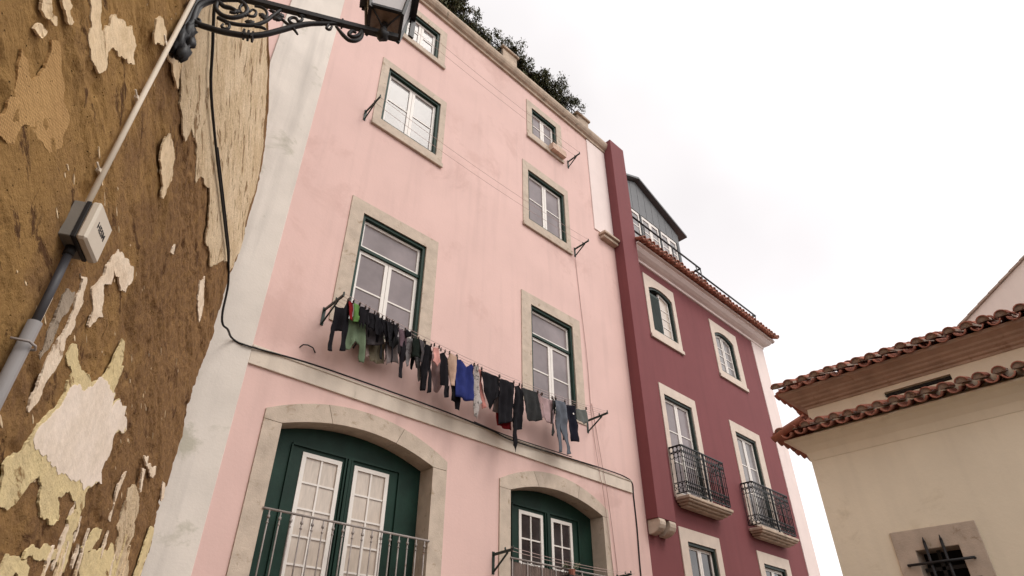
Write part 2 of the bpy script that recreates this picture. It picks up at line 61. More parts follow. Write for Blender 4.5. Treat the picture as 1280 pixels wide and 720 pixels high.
# ---------------------------------------------------------------- helpers
class MB:
    def __init__(s): s.v = []; s.f = []; s.sm = []; s.mi = []; s.cur = 0
    def add(s, vs, fs, smooth=False):
        b = len(s.v); s.v += [tuple(v) for v in vs]
        for f in fs: s.f.append([b + i for i in f]); s.sm.append(smooth); s.mi.append(s.cur)
    def box(s, x0, x1, y0, y1, z0, z1):
        s.add([(x0,y0,z0),(x1,y0,z0),(x1,y1,z0),(x0,y1,z0),(x0,y0,z1),(x1,y0,z1),(x1,y1,z1),(x0,y1,z1)],
              [(0,3,2,1),(4,5,6,7),(0,1,5,4),(1,2,6,5),(2,3,7,6),(3,0,4,7)])
    def obox(s, o, ax, ay, az):
        o, ax, ay, az = map(Vector, (o, ax, ay, az))
        p = [o + i*ax + j*ay + k*az for k in (0,1) for j in (0,1) for i in (0,1)]
        s.add(p, [(0,2,3,1),(4,5,7,6),(0,1,5,4),(1,3,7,5),(3,2,6,7),(2,0,4,6)])
    def bar(s, a, b, t, h=None):
        a, b = Vector(a), Vector(b); d = (b - a).normalized()
        up = Vector((0,0,1)) if abs(d.z) < .95 else Vector((0,1,0))
        u = d.cross(up).normalized(); v = u.cross(d); h = h or t
        s.obox(a - u*t/2 - v*h/2, b - a, u*t, v*h)
    def tube(s, pts, r, n=8, closed=False):
        pts = [Vector(p) for p in pts]; m = len(pts); rings = []; prev = None
        for i, p in enumerate(pts):
            t = (pts[min(i+1, m-1)] - pts[max(i-1, 0)])
            if t.length < 1e-9: t = Vector((0,0,1))
            t.normalize()
            if prev is None:
                ref = Vector((0,0,1)) if abs(t.z) < .9 else Vector((1,0,0)); u = t.cross(ref).normalized()
            else:
                u = (prev - t * prev.dot(t))
                u = u.normalized() if u.length > 1e-6 else t.orthogonal().normalized()
            prev = u; vv = t.cross(u); rr = r(i/(m-1)) if callable(r) else r
            rings.append([p + (u*math.cos(2*math.pi*k/n) + vv*math.sin(2*math.pi*k/n))*rr for k in range(n)])
        fs = [(i*n+k, i*n+(k+1) % n, (i+1)*n+(k+1) % n, (i+1)*n+k) for i in range(m-1) for k in range(n)]
        fs += [tuple(range(n-1, -1, -1)), tuple((m-1)*n+k for k in range(n))]
        s.add([q for rg in rings for q in rg], fs, True)
    def prism(s, poly, o, ex, ez, ey, sm=False):
        # polygon [(u,v)] in the plane o+u*ex+v*ez, extruded by ey
        o, ex, ez, ey = map(Vector, (o, ex, ez, ey)); n = len(poly)
        a = [o + ex*u + ez*v for u, v in poly]; b = [p + ey for p in a]
        s.add(a + b, [tuple(range(n)), tuple(range(2*n-1, n-1, -1))] + [(i, i+n, (i+1) % n+n, (i+1) % n) for i in range(n)], sm)
    def ring(s, inn, out, y0, y1, closed=True):
        # frame between two contours [(x,z)], front at y0, back at y1
        n = len(inn); vs = [(x,y0,z) for x,z in out] + [(x,y0,z) for x,z in inn] + [(x,y1,z) for x,z in inn] + [(x,y1,z) for x,z in out]
        fs = []
        for i in range(n if closed else n-1):
            j = (i+1) % n
            fs += [(i, j, n+j, n+i), (n+i, n+j, 2*n+j, 2*n+i), (3*n+i, 3*n+j, j, i), (2*n+i, 2*n+j, 3*n+j, 3*n+i)]
        s.add(vs, fs)
    def build(s, name, mat, parent=None, bevel=0):
        me = bpy.data.meshes.new(name); me.from_pydata(s.v, [], s.f)
        me.polygons.foreach_set('use_smooth', s.sm); me.polygons.foreach_set('material_index', s.mi)
        for m_ in (mat if isinstance(mat, (list, tuple)) else [mat]): me.materials.append(m_)
        bm = bmesh.new(); bm.from_mesh(me)
        if bevel:
            bmesh.ops.remove_doubles(bm, verts=bm.verts, dist=1e-5)
            es = [e for e in bm.edges if len(e.link_faces) == 2 and e.calc_face_angle(0) > .6]
            bmesh.ops.bevel(bm, geom=es, offset=bevel, segments=1, affect='EDGES', clamp_overlap=True)
        bmesh.ops.recalc_face_normals(bm, faces=bm.faces); bm.to_mesh(me); bm.free()
        o = bpy.data.objects.new(name, me); C.objects.link(o)
        if parent:
            o.parent = parent
            if parent.parent is None and parent.type == 'EMPTY': o.matrix_parent_inverse = Matrix.Translation(-parent.location)
        return o
def tag(o, label=None, cat=None, group=None, kind=None):
    if label: o['label'] = label
    if cat: o['category'] = cat
    if group: o['group'] = group
    if kind: o['kind'] = kind
    return o
def thing(name, loc, label, cat, group=None):
    o = bpy.data.objects.new(name, None); C.objects.link(o); o.location = loc; o.empty_display_size = .2
    return tag(o, label, cat, group)

# ---------------------------------------------------------------- materials
def mat(name, col, rough=.85, spec=.3, var=.12, scale=2.0, bump=.15, bscale=60, col2=None, f2=.5, s2=1.0, streak=0, metal=0, stretch=(1,1,1), wave=None, trans=0):
    m = bpy.data.materials.new(name); m.use_nodes = True; n = m.node_tree; L = n.links
    b = n.nodes['Principled BSDF']; b.inputs['Roughness'].default_value = rough
    b.inputs['Specular IOR Level'].default_value = spec; b.inputs['Metallic'].default_value = metal
    if trans: b.inputs['Transmission Weight'].default_value = trans
    tc = n.nodes.new('ShaderNodeTexCoord'); mp = n.nodes.new('ShaderNodeMapping'); mp.inputs['Scale'].default_value = stretch
    L.new(tc.outputs['Object'], mp.inputs[0])
    def noi(sc, det=6, r=.6, dist=0):
        q = n.nodes.new('ShaderNodeTexNoise'); q.inputs['Scale'].default_value = sc; q.inputs['Detail'].default_value = det
        q.inputs['Roughness'].default_value = r; q.inputs['Distortion'].default_value = dist; L.new(mp.outputs[0], q.inputs['Vector']); return q.outputs['Fac']
    def ramp(src, lo, hi, a=0., bb=1.):
        q = n.nodes.new('ShaderNodeMapRange'); q.inputs[1].default_value = lo; q.inputs[2].default_value = hi
        q.inputs[3].default_value = a; q.inputs[4].default_value = bb; L.new(src, q.inputs[0]); return q.outputs[0]
    def mix(f, a, bb, mode='MIX'):
        q = n.nodes.new('ShaderNodeMix'); q.data_type = 'RGBA'; q.blend_type = mode
        if isinstance(f, float): q.inputs[0].default_value = f
        else: L.new(f, q.inputs[0])
        for i, x in ((6, a), (7, bb)):
            if isinstance(x, tuple): q.inputs[i].default_value = (*x, 1)
            else: L.new(x, q.inputs[i])
        return q.outputs[2]
    c = mix(ramp(noi(scale), .3, .7), tuple(x*(1-var) for x in col), tuple(min(1, x*(1+var)) for x in col))
    if col2: c = mix(ramp(noi(s2, 8, .68, .4), f2, f2+.09), c, col2)
    if streak:
        mp2 = n.nodes.new('ShaderNodeMapping'); mp2.inputs['Scale'].default_value = (5, 5, .35); L.new(tc.outputs['Object'], mp2.inputs[0])
        q = n.nodes.new('ShaderNodeTexNoise'); q.inputs['Scale'].default_value = 1; q.inputs['Detail'].default_value = 5; L.new(mp2.outputs[0], q.inputs['Vector'])
        c = mix(ramp(q.outputs['Fac'], .5, .75, 0., streak), c, tuple(x*.55 for x in col))
    L.new(c, b.inputs['Base Color'])
    if bump:
        h = noi(bscale, 8, .65)
        bp = n.nodes.new('ShaderNodeBump'); bp.inputs['Strength'].default_value = bump; bp.inputs['Distance'].default_value = .02
        L.new(h, bp.inputs['Height']); last = bp
        if wave:
            wv = n.nodes.new('ShaderNodeTexVoronoi') if wave == 'cell' else n.nodes.new('ShaderNodeTexWave')
            wv.inputs['Scale'].default_value = 70; L.new(tc.outputs['Object'], wv.inputs['Vector'])
            b2 = n.nodes.new('ShaderNodeBump'); b2.inputs['Strength'].default_value = .7; b2.inputs['Distance'].default_value = .005
            L.new(wv.outputs[0], b2.inputs['Height']); L.new(bp.outputs[0], b2.inputs['Normal']); last = b2
        L.new(last.outputs[0], b.inputs['Normal'])
    return m
M = dict(
 pink=mat('pink_plaster', (.66,.452,.405), var=.05, scale=.9, bump=.14, bscale=22, streak=.20, col2=(.60,.40,.355), f2=.555, s2=.8),
 strip=mat('whitewashed_plaster', (.64,.575,.51), var=.09, scale=1.5, bump=.18, bscale=30, streak=.45, col2=(.46,.42,.34), f2=.57, s2=1.3),
 band=mat('cream_band', (.63,.54,.45), var=.06, scale=4, bump=.15, bscale=40, streak=.3, col2=(.42,.35,.27), f2=.64, s2=3),
 stone=mat('limestone', (.49,.40,.32), var=.14, scale=5, bump=.3, bscale=45, col2=(.34,.26,.185), f2=.58, s2=6),
 stone_pale=mat('pale_limestone', (.60,.50,.42), var=.08, scale=4, bump=.2, bscale=45, col2=(.42,.35,.29), f2=.66, s2=5),
 cornice=mat('worn_cornice', (.46,.355,.27), var=.2, scale=5, bump=.35, bscale=40, streak=.5, col2=(.22,.18,.14), f2=.6, s2=4),
 green=mat('green_paint', (.007,.027,.018), rough=.55, var=.3, scale=3, bump=.12, bscale=20, spec=.22, streak=.4),
 dark_green=mat('dark_green_paint', (.014,.028,.022), rough=.5, var=.2, bump=.03),
 white=mat('white_paint', (.72,.67,.62), rough=.5, var=.04, scale=6, bump=.05, col2=(.5,.45,.4), f2=.68, s2=9),
 glass=mat('window_glass', (.225,.190,.192), rough=.16, spec=.18, var=.25, scale=1.3, bump=.015, bscale=3),
 glass_blind=mat('window_glass_with_blind', (.23,.21,.205), rough=.14, spec=.25, var=.2, scale=1.5, bump=.01, bscale=3, stretch=(1,1,1)),
 glass_curtain=mat('window_glass_with_curtain', (.52,.44,.37), rough=.15, spec=.5, var=.12, scale=6, bump=.02, bscale=4, stretch=(6,1,1)),
 glass_dark=mat('dark_window_glass', (.04,.034,.034), rough=.06, spec=.7, var=.5, scale=3, bump=.01, bscale=3),
 red=mat('maroon_plaster', (.185,.055,.058), var=.05, scale=1.2, bump=.12, bscale=40, streak=.22),
 quoin=mat('white_pink_plaster', (.74,.62,.58), var=.04, bump=.1, bscale=30, streak=.15),
 gable=mat('pale_gable_plaster', (.80,.70,.63), var=.03, bump=.08, bscale=30, streak=.08),
 zinc=mat('zinc_cladding', (.13,.13,.133), rough=.55, var=.1, bump=.05, metal=.3),
 iron=mat('wrought_iron', (.012,.011,.012), rough=.5, spec=.4, var=.3, scale=20, bump=.12, bscale=80),
 iron_grey=mat('galvanised_rail', (.30,.26,.24), rough=.6, var=.25, scale=12, bump=.1, col2=(.18,.11,.08), f2=.6, s2=10),
 tile=mat('terracotta', (.36,.145,.10), rough=.9, var=.3, scale=7, bump=.3, bscale=50, col2=(.20,.10,.075), f2=.55, s2=5),
 tile_pale=mat('mortar', (.40,.31,.25), rough=.95, var=.25, scale=12, bump=.4, bscale=40, col2=(.16,.10,.075), f2=.55, s2=12),
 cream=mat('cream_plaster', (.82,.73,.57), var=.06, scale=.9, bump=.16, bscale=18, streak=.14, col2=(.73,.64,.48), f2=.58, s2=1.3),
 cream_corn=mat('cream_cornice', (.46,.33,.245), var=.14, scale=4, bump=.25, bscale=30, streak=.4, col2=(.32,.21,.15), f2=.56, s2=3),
 ground=mat('cobble', (.10,.085,.075), var=.3, scale=8, bump=.5, bscale=12),
 black=mat('black_void', (.01,.009,.008), bump=0),
 leaf=mat('leaf', (.11,.12,.06), rough=.55, var=.6, scale=9, bump=0, col2=(.19,.14,.10), f2=.53, s2=8),
 leaf_bright=mat('potted_leaf', (.16,.20,.05), rough=.6, var=.4, scale=20, bump=0),
 twig=mat('twig', (.07,.05,.035), bump=0),
 # weathered wall materials follow below
 conduit=mat('painted_conduit', (.70,.60,.48), rough=.6, var=.08, bump=.05),
 pipe=mat('grey_pipe', (.20,.185,.18), rough=.45, var=.12, bump=.05),
 pipe_dark=mat('dark_pipe', (.05,.048,.052), rough=.5, var=.2, bump=.05),
 box=mat('junction_box_cover', (.56,.49,.40), rough=.55, var=.06, bump=.06),
 box_grey=mat('junction_box_base', (.17,.15,.125), rough=.7, var=.15, bump=.1),
 rubber=mat('black_cable', (.014,.012,.012), rough=.6, bump=.02),
 wire=mat('thin_wire', (.42,.28,.25), rough=.7, bump=0),
 cord=mat('clothes_cord', (.50,.37,.34), rough=.8, bump=0),
 lampglass=mat('milky_lamp_glass', (.62,.60,.60), rough=.2, spec=.5, var=.08, bump=.02),
 lampbottom=mat('dirty_lamp_glass', (.23,.165,.13), rough=.25, spec=.4, var=.35, scale=9, bump=.05),
 reed=mat('reed_screen', (.14,.098,.082), rough=.95, var=.45, scale=5, bump=.3, bscale=30, stretch=(14,14,.5)),
 peg=mat('clothes_peg', (.05,.035,.03), rough=.7, bump=0),
 basket=mat('window_basket', (.56,.40,.31), rough=.9, var=.2, scale=12, bump=.3),
)
def wallmat(name, base, alt, dark, f_alt=.5, f_dark=.62, bump=1.0, aniso=.3, fine=34, rough=.95, grid=False, s_alt=1.4, s_dark=7, pits=True):
    m = bpy.data.materials.new(name); m.use_nodes = True; n = m.node_tree; L = n.links; b = n.nodes['Principled BSDF']
    b.inputs['Roughness'].default_value = rough; b.inputs['Specular IOR Level'].default_value = .12
    tc = n.nodes.new('ShaderNodeTexCoord')
    def dot(v):
        q = n.nodes.new('ShaderNodeVectorMath'); q.operation = 'DOT_PRODUCT'; q.inputs[1].default_value = v; L.new(tc.outputs['Object'], q.inputs[0]); return q.outputs['Value']
    # plaster was dragged along a slanting direction of the wall; s runs across it, t along it
    ca, sa = math.cos(R(DRAG)), math.sin(R(DRAG))
    s_ = dot((0.46844*ca, 0.8835*ca, sa)); t_ = dot((-0.46844*sa, -0.8835*sa, ca))
    def comb(ts):
        q = n.nodes.new('ShaderNodeCombineXYZ'); L.new(s_, q.inputs[0]); mm = n.nodes.new('ShaderNodeMath'); mm.operation = 'MULTIPLY'; mm.inputs[1].default_value = ts
        L.new(t_, mm.inputs[0]); L.new(mm.outputs[0], q.inputs[1]); return q.outputs[0]
    vi, va = comb(1.0), comb(aniso)
    def noi(sc, v, det=8, r=.65, dist=0):
        q = n.nodes.new('ShaderNodeTexNoise'); q.inputs['Scale'].default_value = sc; q.inputs['Detail'].default_value = det; q.inputs['Roughness'].default_value = r
        q.inputs['Distortion'].default_value = dist; L.new(v, q.inputs['Vector']); return q.outputs['Fac']
    def ramp(src, lo, hi, a=0., bb=1.):
        q = n.nodes.new('ShaderNodeMapRange'); q.inputs[1].default_value = lo; q.inputs[2].default_value = hi; q.inputs[3].default_value = a; q.inputs[4].default_value = bb; L.new(src, q.inputs[0]); return q.outputs[0]
    def mix(f, a, bb, mode='MIX'):
        q = n.nodes.new('ShaderNodeMix'); q.data_type = 'RGBA'; q.blend_type = mode; L.new(f, q.inputs[0])
        for i, x in ((6, a), (7, bb)):
            if isinstance(x, tuple): q.inputs[i].default_value = (*x, 1)
            else: L.new(x, q.inputs[i])
        return q.outputs[2]
    fa = noi(s_alt, vi, 6)
    if name == 'bare_mortar':
        # the yellow scratch coat gives way to a browner coat further along the wall
        al = dot((0.46844, 0.8835, 0)); mm = n.nodes.new('ShaderNodeMath'); mm.operation = 'MULTIPLY_ADD'; mm.inputs[1].default_value = .11; L.new(al, mm.inputs[0])
        sb = n.nodes.new('ShaderNodeMath'); sb.operation = 'ADD'; sb.inputs[1].default_value = -.40; L.new(fa, sb.inputs[0]); L.new(sb.outputs[0], mm.inputs[2]); fa = mm.outputs[0]; f_alt = .47
    c = mix(ramp(fa, f_alt-.08, f_alt+.08), base, alt)
    c = mix(ramp(noi(fine*.5, vi), .35, .7, 0., .45), c, tuple(x*1.35 for x in base))
    nd = noi(s_dark, va, 9, .7, .5); c = mix(ramp(nd, f_dark, f_dark+.05), c, dark)
    vr = n.nodes.new('ShaderNodeTexVoronoi'); vr.inputs['Scale'].default_value = 22; vr.inputs['Randomness'].default_value = 1; L.new(vi, vr.inputs['Vector'])
    pit = ramp(vr.outputs['Distance'], .03, .11, 1., 0.)
    if pits: c = mix(pit, c, tuple(x*.35 for x in base))
    hb = n.nodes.new('ShaderNodeMath'); hb.operation = 'ADD'; hf = n.nodes.new('ShaderNodeMath'); hf.operation = 'MULTIPLY'; hf.inputs[1].default_value = .5; L.new(noi(fine, vi, 9, .7), hf.inputs[0]); L.new(hf.outputs[0], hb.inputs[0])
    h2 = n.nodes.new('ShaderNodeMath'); h2.operation = 'MULTIPLY'; h2.inputs[1].default_value = 2.0; L.new(noi(5, va, 9, .72), h2.inputs[0]); L.new(h2.outputs[0], hb.inputs[1])
    src = hb.outputs[0]
    if pits:
        h3 = n.nodes.new('ShaderNodeMath'); h3.operation = 'SUBTRACT'; L.new(src, h3.inputs[0]); L.new(pit, h3.inputs[1]); src = h3.outputs[0]
    bp = n.nodes.new('ShaderNodeBump'); bp.inputs['Strength'].default_value = min(1, bump); bp.inputs['Distance'].default_value = .03*max(1, bump); L.new(src, bp.inputs['Height'])
    out = bp.outputs[0]
    if grid:
        for v in ((0.46844*70, 0.8835*70, 70*.35), (-.46844*30, -.8835*30, 70)):
            d_ = dot(v); sn = n.nodes.new('ShaderNodeMath'); sn.operation = 'SINE'; mu = n.nodes.new('ShaderNodeMath'); mu.operation = 'MULTIPLY'; mu.inputs[1].default_value = 6.283
            L.new(d_, mu.inputs[0]); L.new(mu.outputs[0], sn.inputs[0]); c = mix(ramp(sn.outputs[0], .2, .9, 0., .45), c, tuple(min(1, x*1.7) for x in base))
    L.new(c, b.inputs['Base Color']); L.new(out, b.inputs['Normal']); return m
DRAG = 70
M.update(
 earth=wallmat('bare_mortar', (.345,.20,.074), (.195,.106,.051), (.12,.060,.027), f_alt=.5, f_dark=.575, bump=1.15, aniso=.45, s_alt=.9),
 fk_cream=wallmat('cream_flake', (.72,.56,.37), (.62,.46,.28), (.30,.18,.09), f_dark=.60, bump=.5, s_alt=5, pits=False),
 fk_pale=wallmat('pale_flake', (.74,.61,.47), (.64,.50,.36), (.30,.19,.11), f_dark=.59, bump=.5, s_alt=5, pits=False),
 fk_streak=wallmat('streaked_plaster', (.70,.55,.37), (.58,.43,.26), (.30,.19,.10), f_dark=.555, bump=1.3, aniso=.42, s_alt=2, s_dark=7, pits=True),
 fk_cement=wallmat('cement_patch', (.36,.29,.22), (.30,.23,.16), (.14,.10,.06), bump=.8),
 fk_ochre=wallmat('ochre_flake', (.66,.53,.29), (.58,.46,.26), (.27,.165,.07), f_dark=.59, bump=.6, s_alt=4, pits=False),
 fk_coat=wallmat('lilac_white_coat', (.74,.63,.53), (.68,.57,.46), (.58,.47,.33), f_dark=.72, bump=.25, s_alt=3, pits=False),
 mesh=wallmat('reinforcing_mesh', (.37,.225,.095), (.31,.18,.075), (.18,.10,.05), bump=.6, grid=True),
)
GC = dict(black=(.010,.009,.011), red=(.17,.01,.012), green=(.11,.22,.065), sage=(.115,.15,.095), beige=(.27,.235,.165), pinkish=(.42,.31,.28),
 darkgrey=(.055,.047,.05), greysheer=(.20,.165,.16), plum=(.13,.085,.10), grey=(.17,.155,.155), blackgreen=(.010,.014,.011), pink=(.52,.25,.22),
 mauve=(.30,.20,.195), tan=(.42,.28,.21), blue=(.022,.030,.13), pattern=(.36,.32,.30), coral=(.48,.20,.17), charcoal=(.030,.030,.030),
 lilac=(.36,.25,.25), bluegrey=(.105,.115,.135), navy=(.009,.009,.016), greygreen=(.12,.125,.115))
GM = {k: mat('fabric_'+k, c, rough=.95, spec=.1, var=.18, scale=9, bump=.25, bscale=120,
       col2=((.07,.06,.06) if k in ('pattern','darkgrey','grey') else None), f2=.52, s2=22) for k, c in GC.items()}

# ---------------------------------------------------------------- ground and street
g = MB(); g.add([(-400,-400,-.004),(400,-400,-.004),(400,400,-.004),(-400,400,-.004)], [(0,1,2,3)])
tag(g.build('ground', M['ground']), kind='structure')
g = MB(); g.box(-30, 60, 5.9, 6.97, 0, .13); tag(g.build('pavement', M['stone']), kind='structure')

YF = 7.0
# ---------------------------------------------------------------- window pieces
def arc(x0, x1, zs, zc, n=14):
    """points along a segmental arch from x0 to x1, springing at zs, crown at zc"""
    w_ = (x1-x0)/2; r = zc - zs
    if r < 1e-4: return [(x0 + (x1-x0)*i/n, zs) for i in range(n+1)]
    rad = (w_*w_ + r*r)/(2*r); xc = (x0+x1)/2; cz = zc - rad
    return [(x0+(x1-x0)*i/n, cz + math.sqrt(max(0, rad*rad - (x0+(x1-x0)*i/n-xc)**2))) for i in range(n+1)]
def contour(x0, x1, z0, zs, zc): return [(x0, z0)] + arc(x0, x1, zs, zc) + [(x1, z0)]
def inset(c, x0, x1, z0, zs, zc): return contour(x0+c, x1-c, z0+c, zs-c, zc-c)
HOLES = {}
def window(parent, key, x0, x1, z0, zs, ox0, ox1, oz0, ozs, zc=None, ozc=None, stone='stone', pane='glass', frame='green',
           reveal=.012, cols=1, rows=2, transom=None, ft=.055, leafs=2, shutter=False, proud=.018, sash_w=.06, clutter=True):
    zc = zs if zc is None else zc; ozc = ozs if ozc is None else ozc
    HOLES.setdefault(key, []).append((x0-.03, x1+.03, z0-.03, zs, zc))
    f = MB(); f.ring(contour(x0, x1, z0, zs, zc), contour(ox0, ox1, oz0, ozs, ozc), YF-proud, YF+.19)
    w_ = f.build('window', M[stone], parent)
    # joints in the stone are modelled as thin dark gaps? they are kept in the bump; the sill stands a little proud
    if oz0 > 3 and oz0 < z0 - .05:
        s = MB(); s.box(ox0-.015, ox1+.015, YF-proud-.035, YF-proud+.004, oz0-.004, oz0+.10); s.build('sill', M[stone], w_, .006)
    yb = YF + reveal
    fr = MB(); fr.ring(inset(ft, x0, x1, z0, zs, zc), contour(x0-.004, x1+.004, z0-.004, zs+.004, zc+.004), yb, yb+.14)
    if transom: fr.box(x0+ft-.002, x1-ft+.002, yb+.03, yb+.136, transom-.05, transom)
    fr.build('frame', M[frame], w_)
    a0, a1, b0, b1, bc = x0+ft, x1-ft, z0+ft, zs-ft, zc-ft
    sash = MB(); gl = MB(); yb2 = yb+.065
    top = b1
    if transom:
        sash.ring([(a0+.05,transom+.05),(a0+.05,b1-.05),(a1-.05,b1-.05),(a1-.05,transom+.05)], [(a0+.003,transom+.003),(a0+.003,b1-.003),(a1-.003,b1-.003),(a1-.003,transom+.003)], yb2, yb2+.04)
        gl.box(a0+.045, a1-.045, yb2+.02, yb2+.03, transom+.045, b1-.045)
        top = transom - .05
    xm = (a0+a1)/2
    lf = [(a0+.003, xm-.004), (xm+.004, a1-.003)] if leafs == 2 else [(a0, a1)]
    for k, (p, q) in enumerate(lf):
        if shutter and k == 0:
            continue
        if zc > zs + 1e-3 and not transom:
            # arched head: the leaf's top follows the arch
            full = arc(a0, a1, b1, bc, 40)
            o_ = [(p, b0+.003)] + [(x, z-.003) for x, z in full if p-.001 <= x <= q+.001] + [(q, b0+.003)]
            cx = (p+q)/2
            i_ = [(min(max(x, p+sash_w), q-sash_w), (z-sash_w if j not in (0, len(o_)-1) else z+sash_w)) for j, (x, z) in enumerate(o_)]
            sash.ring(i_, o_, yb2, yb2+.04)
            gl.prism([(x, z) for x, z in i_], (0, yb2+.02, 0), (1,0,0), (0,0,1), (0,.01,0))
            ztop = min(z for x, z in i_[1:-1])
        else:
            o_ = [(p,b0+.003),(p,top-.003),(q,top-.003),(q,b0+.003)]
            i_ = [(p+sash_w,b0+sash_w+.02),(p+sash_w,top-sash_w),(q-sash_w,top-sash_w),(q-sash_w,b0+sash_w+.02)]
            sash.ring(i_, o_, yb2, yb2+.04)
            gl.box(p+sash_w-.004, q-sash_w+.004, yb2+.02, yb2+.03, b0+sash_w, top-sash_w+.004); ztop = top - sash_w
        for r_ in range(1, rows):
            z = b0+sash_w + (ztop-b0-sash_w)*r_/rows
            sash.box(p+sash_w-.003, q-sash_w+.003, yb2+.008, yb2+.034, z-.013, z+.013)
        for c_ in range(1, cols):
            x = p+sash_w + (q-p-2*sash_w)*c_/cols
            sash.box(x-.012, x+.012, yb2+.006, yb2+.036, b0+sash_w-.003, ztop+.003)
    sash.build('sash', M['white'], w_)
    gl.build('pane', M[pane], w_)
    if shutter:
        s = MB(); s.box(a0+.004, xm, yb+.035, yb+.06, b0+.01, b1-.02)
        for k in range(26): s.box(a0+.05, xm-.05, yb+.022, yb+.0345, b0+.06+(b1-b0-.14)*k/26, b0+.06+(b1-b0-.14)*(k+.55)/26)
        s.build('shutter', M['dark_green'], w_)
    return w_
def wall_sheet(name, key, x0, x1, z0, z1, y0, y1, m, parent):
    """front wall with real openings: cells whose centre lies in an opening are skipped"""
    hs = HOLES.get(key, [])
    xs = {x0, x1}; zs = {z0, z1}
    for a, b, c, d_, e in hs:
        xs |= {a, b}; zs |= {c, d_}
        if e > d_ + 1e-3:
            for i in range(1, 16): xs.add(a+(b-a)*i/16)
            for i in range(1, 9): zs.add(d_+(e+.06-d_)*i/8)
    xs = sorted(x for x in xs if x0 <= x <= x1); zs = sorted(z for z in zs if z0 <= z <= z1)
    def hole(x, z):
        for a, b, c, d_, e in hs:
            if a < x < b and c < z:
                if z < d_: return True
                if e > d_ + 1e-3:
                    q = 1 - ((x-(a+b)/2)/((b-a)/2))**2
                    if z < d_ + .03 + (e-d_+.02)*q: return True
                elif z < d_ + .03: return True
        return False
    f = MB(); idx = {}; vs = []
    def vi(i, k, y):
        if (i, k, y) not in idx: idx[(i, k, y)] = len(vs); vs.append((xs[i], (y0, y1)[y], zs[k]))
        return idx[(i, k, y)]
    solid = {(i, k): not hole((xs[i]+xs[i+1])/2, (zs[k]+zs[k+1])/2) for i in range(len(xs)-1) for k in range(len(zs)-1)}
    fs = []
    for (i, k), s_ in solid.items():
        if not s_: continue
        for y in (0, 1): fs.append([vi(i,k,y), vi(i+1,k,y), vi(i+1,k+1,y), vi(i,k+1,y)])
        for di, dk, e0, e1 in ((-1,0,(i,k),(i,k+1)), (1,0,(i+1,k),(i+1,k+1)), (0,-1,(i,k),(i+1,k)), (0,1,(i,k+1),(i+1,k+1))):
            if not solid.get((i+di, k+dk), False):
                fs.append([vi(*e0,0), vi(*e1,0), vi(*e1,1), vi(*e0,1)])
    f.add(vs, fs)
    return f.build(name, m, parent)

# ================================================================ PINK BUILDING
pb = thing('apartment_building', (4, YF, 0), 'tall pink apartment building with stone window surrounds and two green arched doorways behind the washing', 'building')
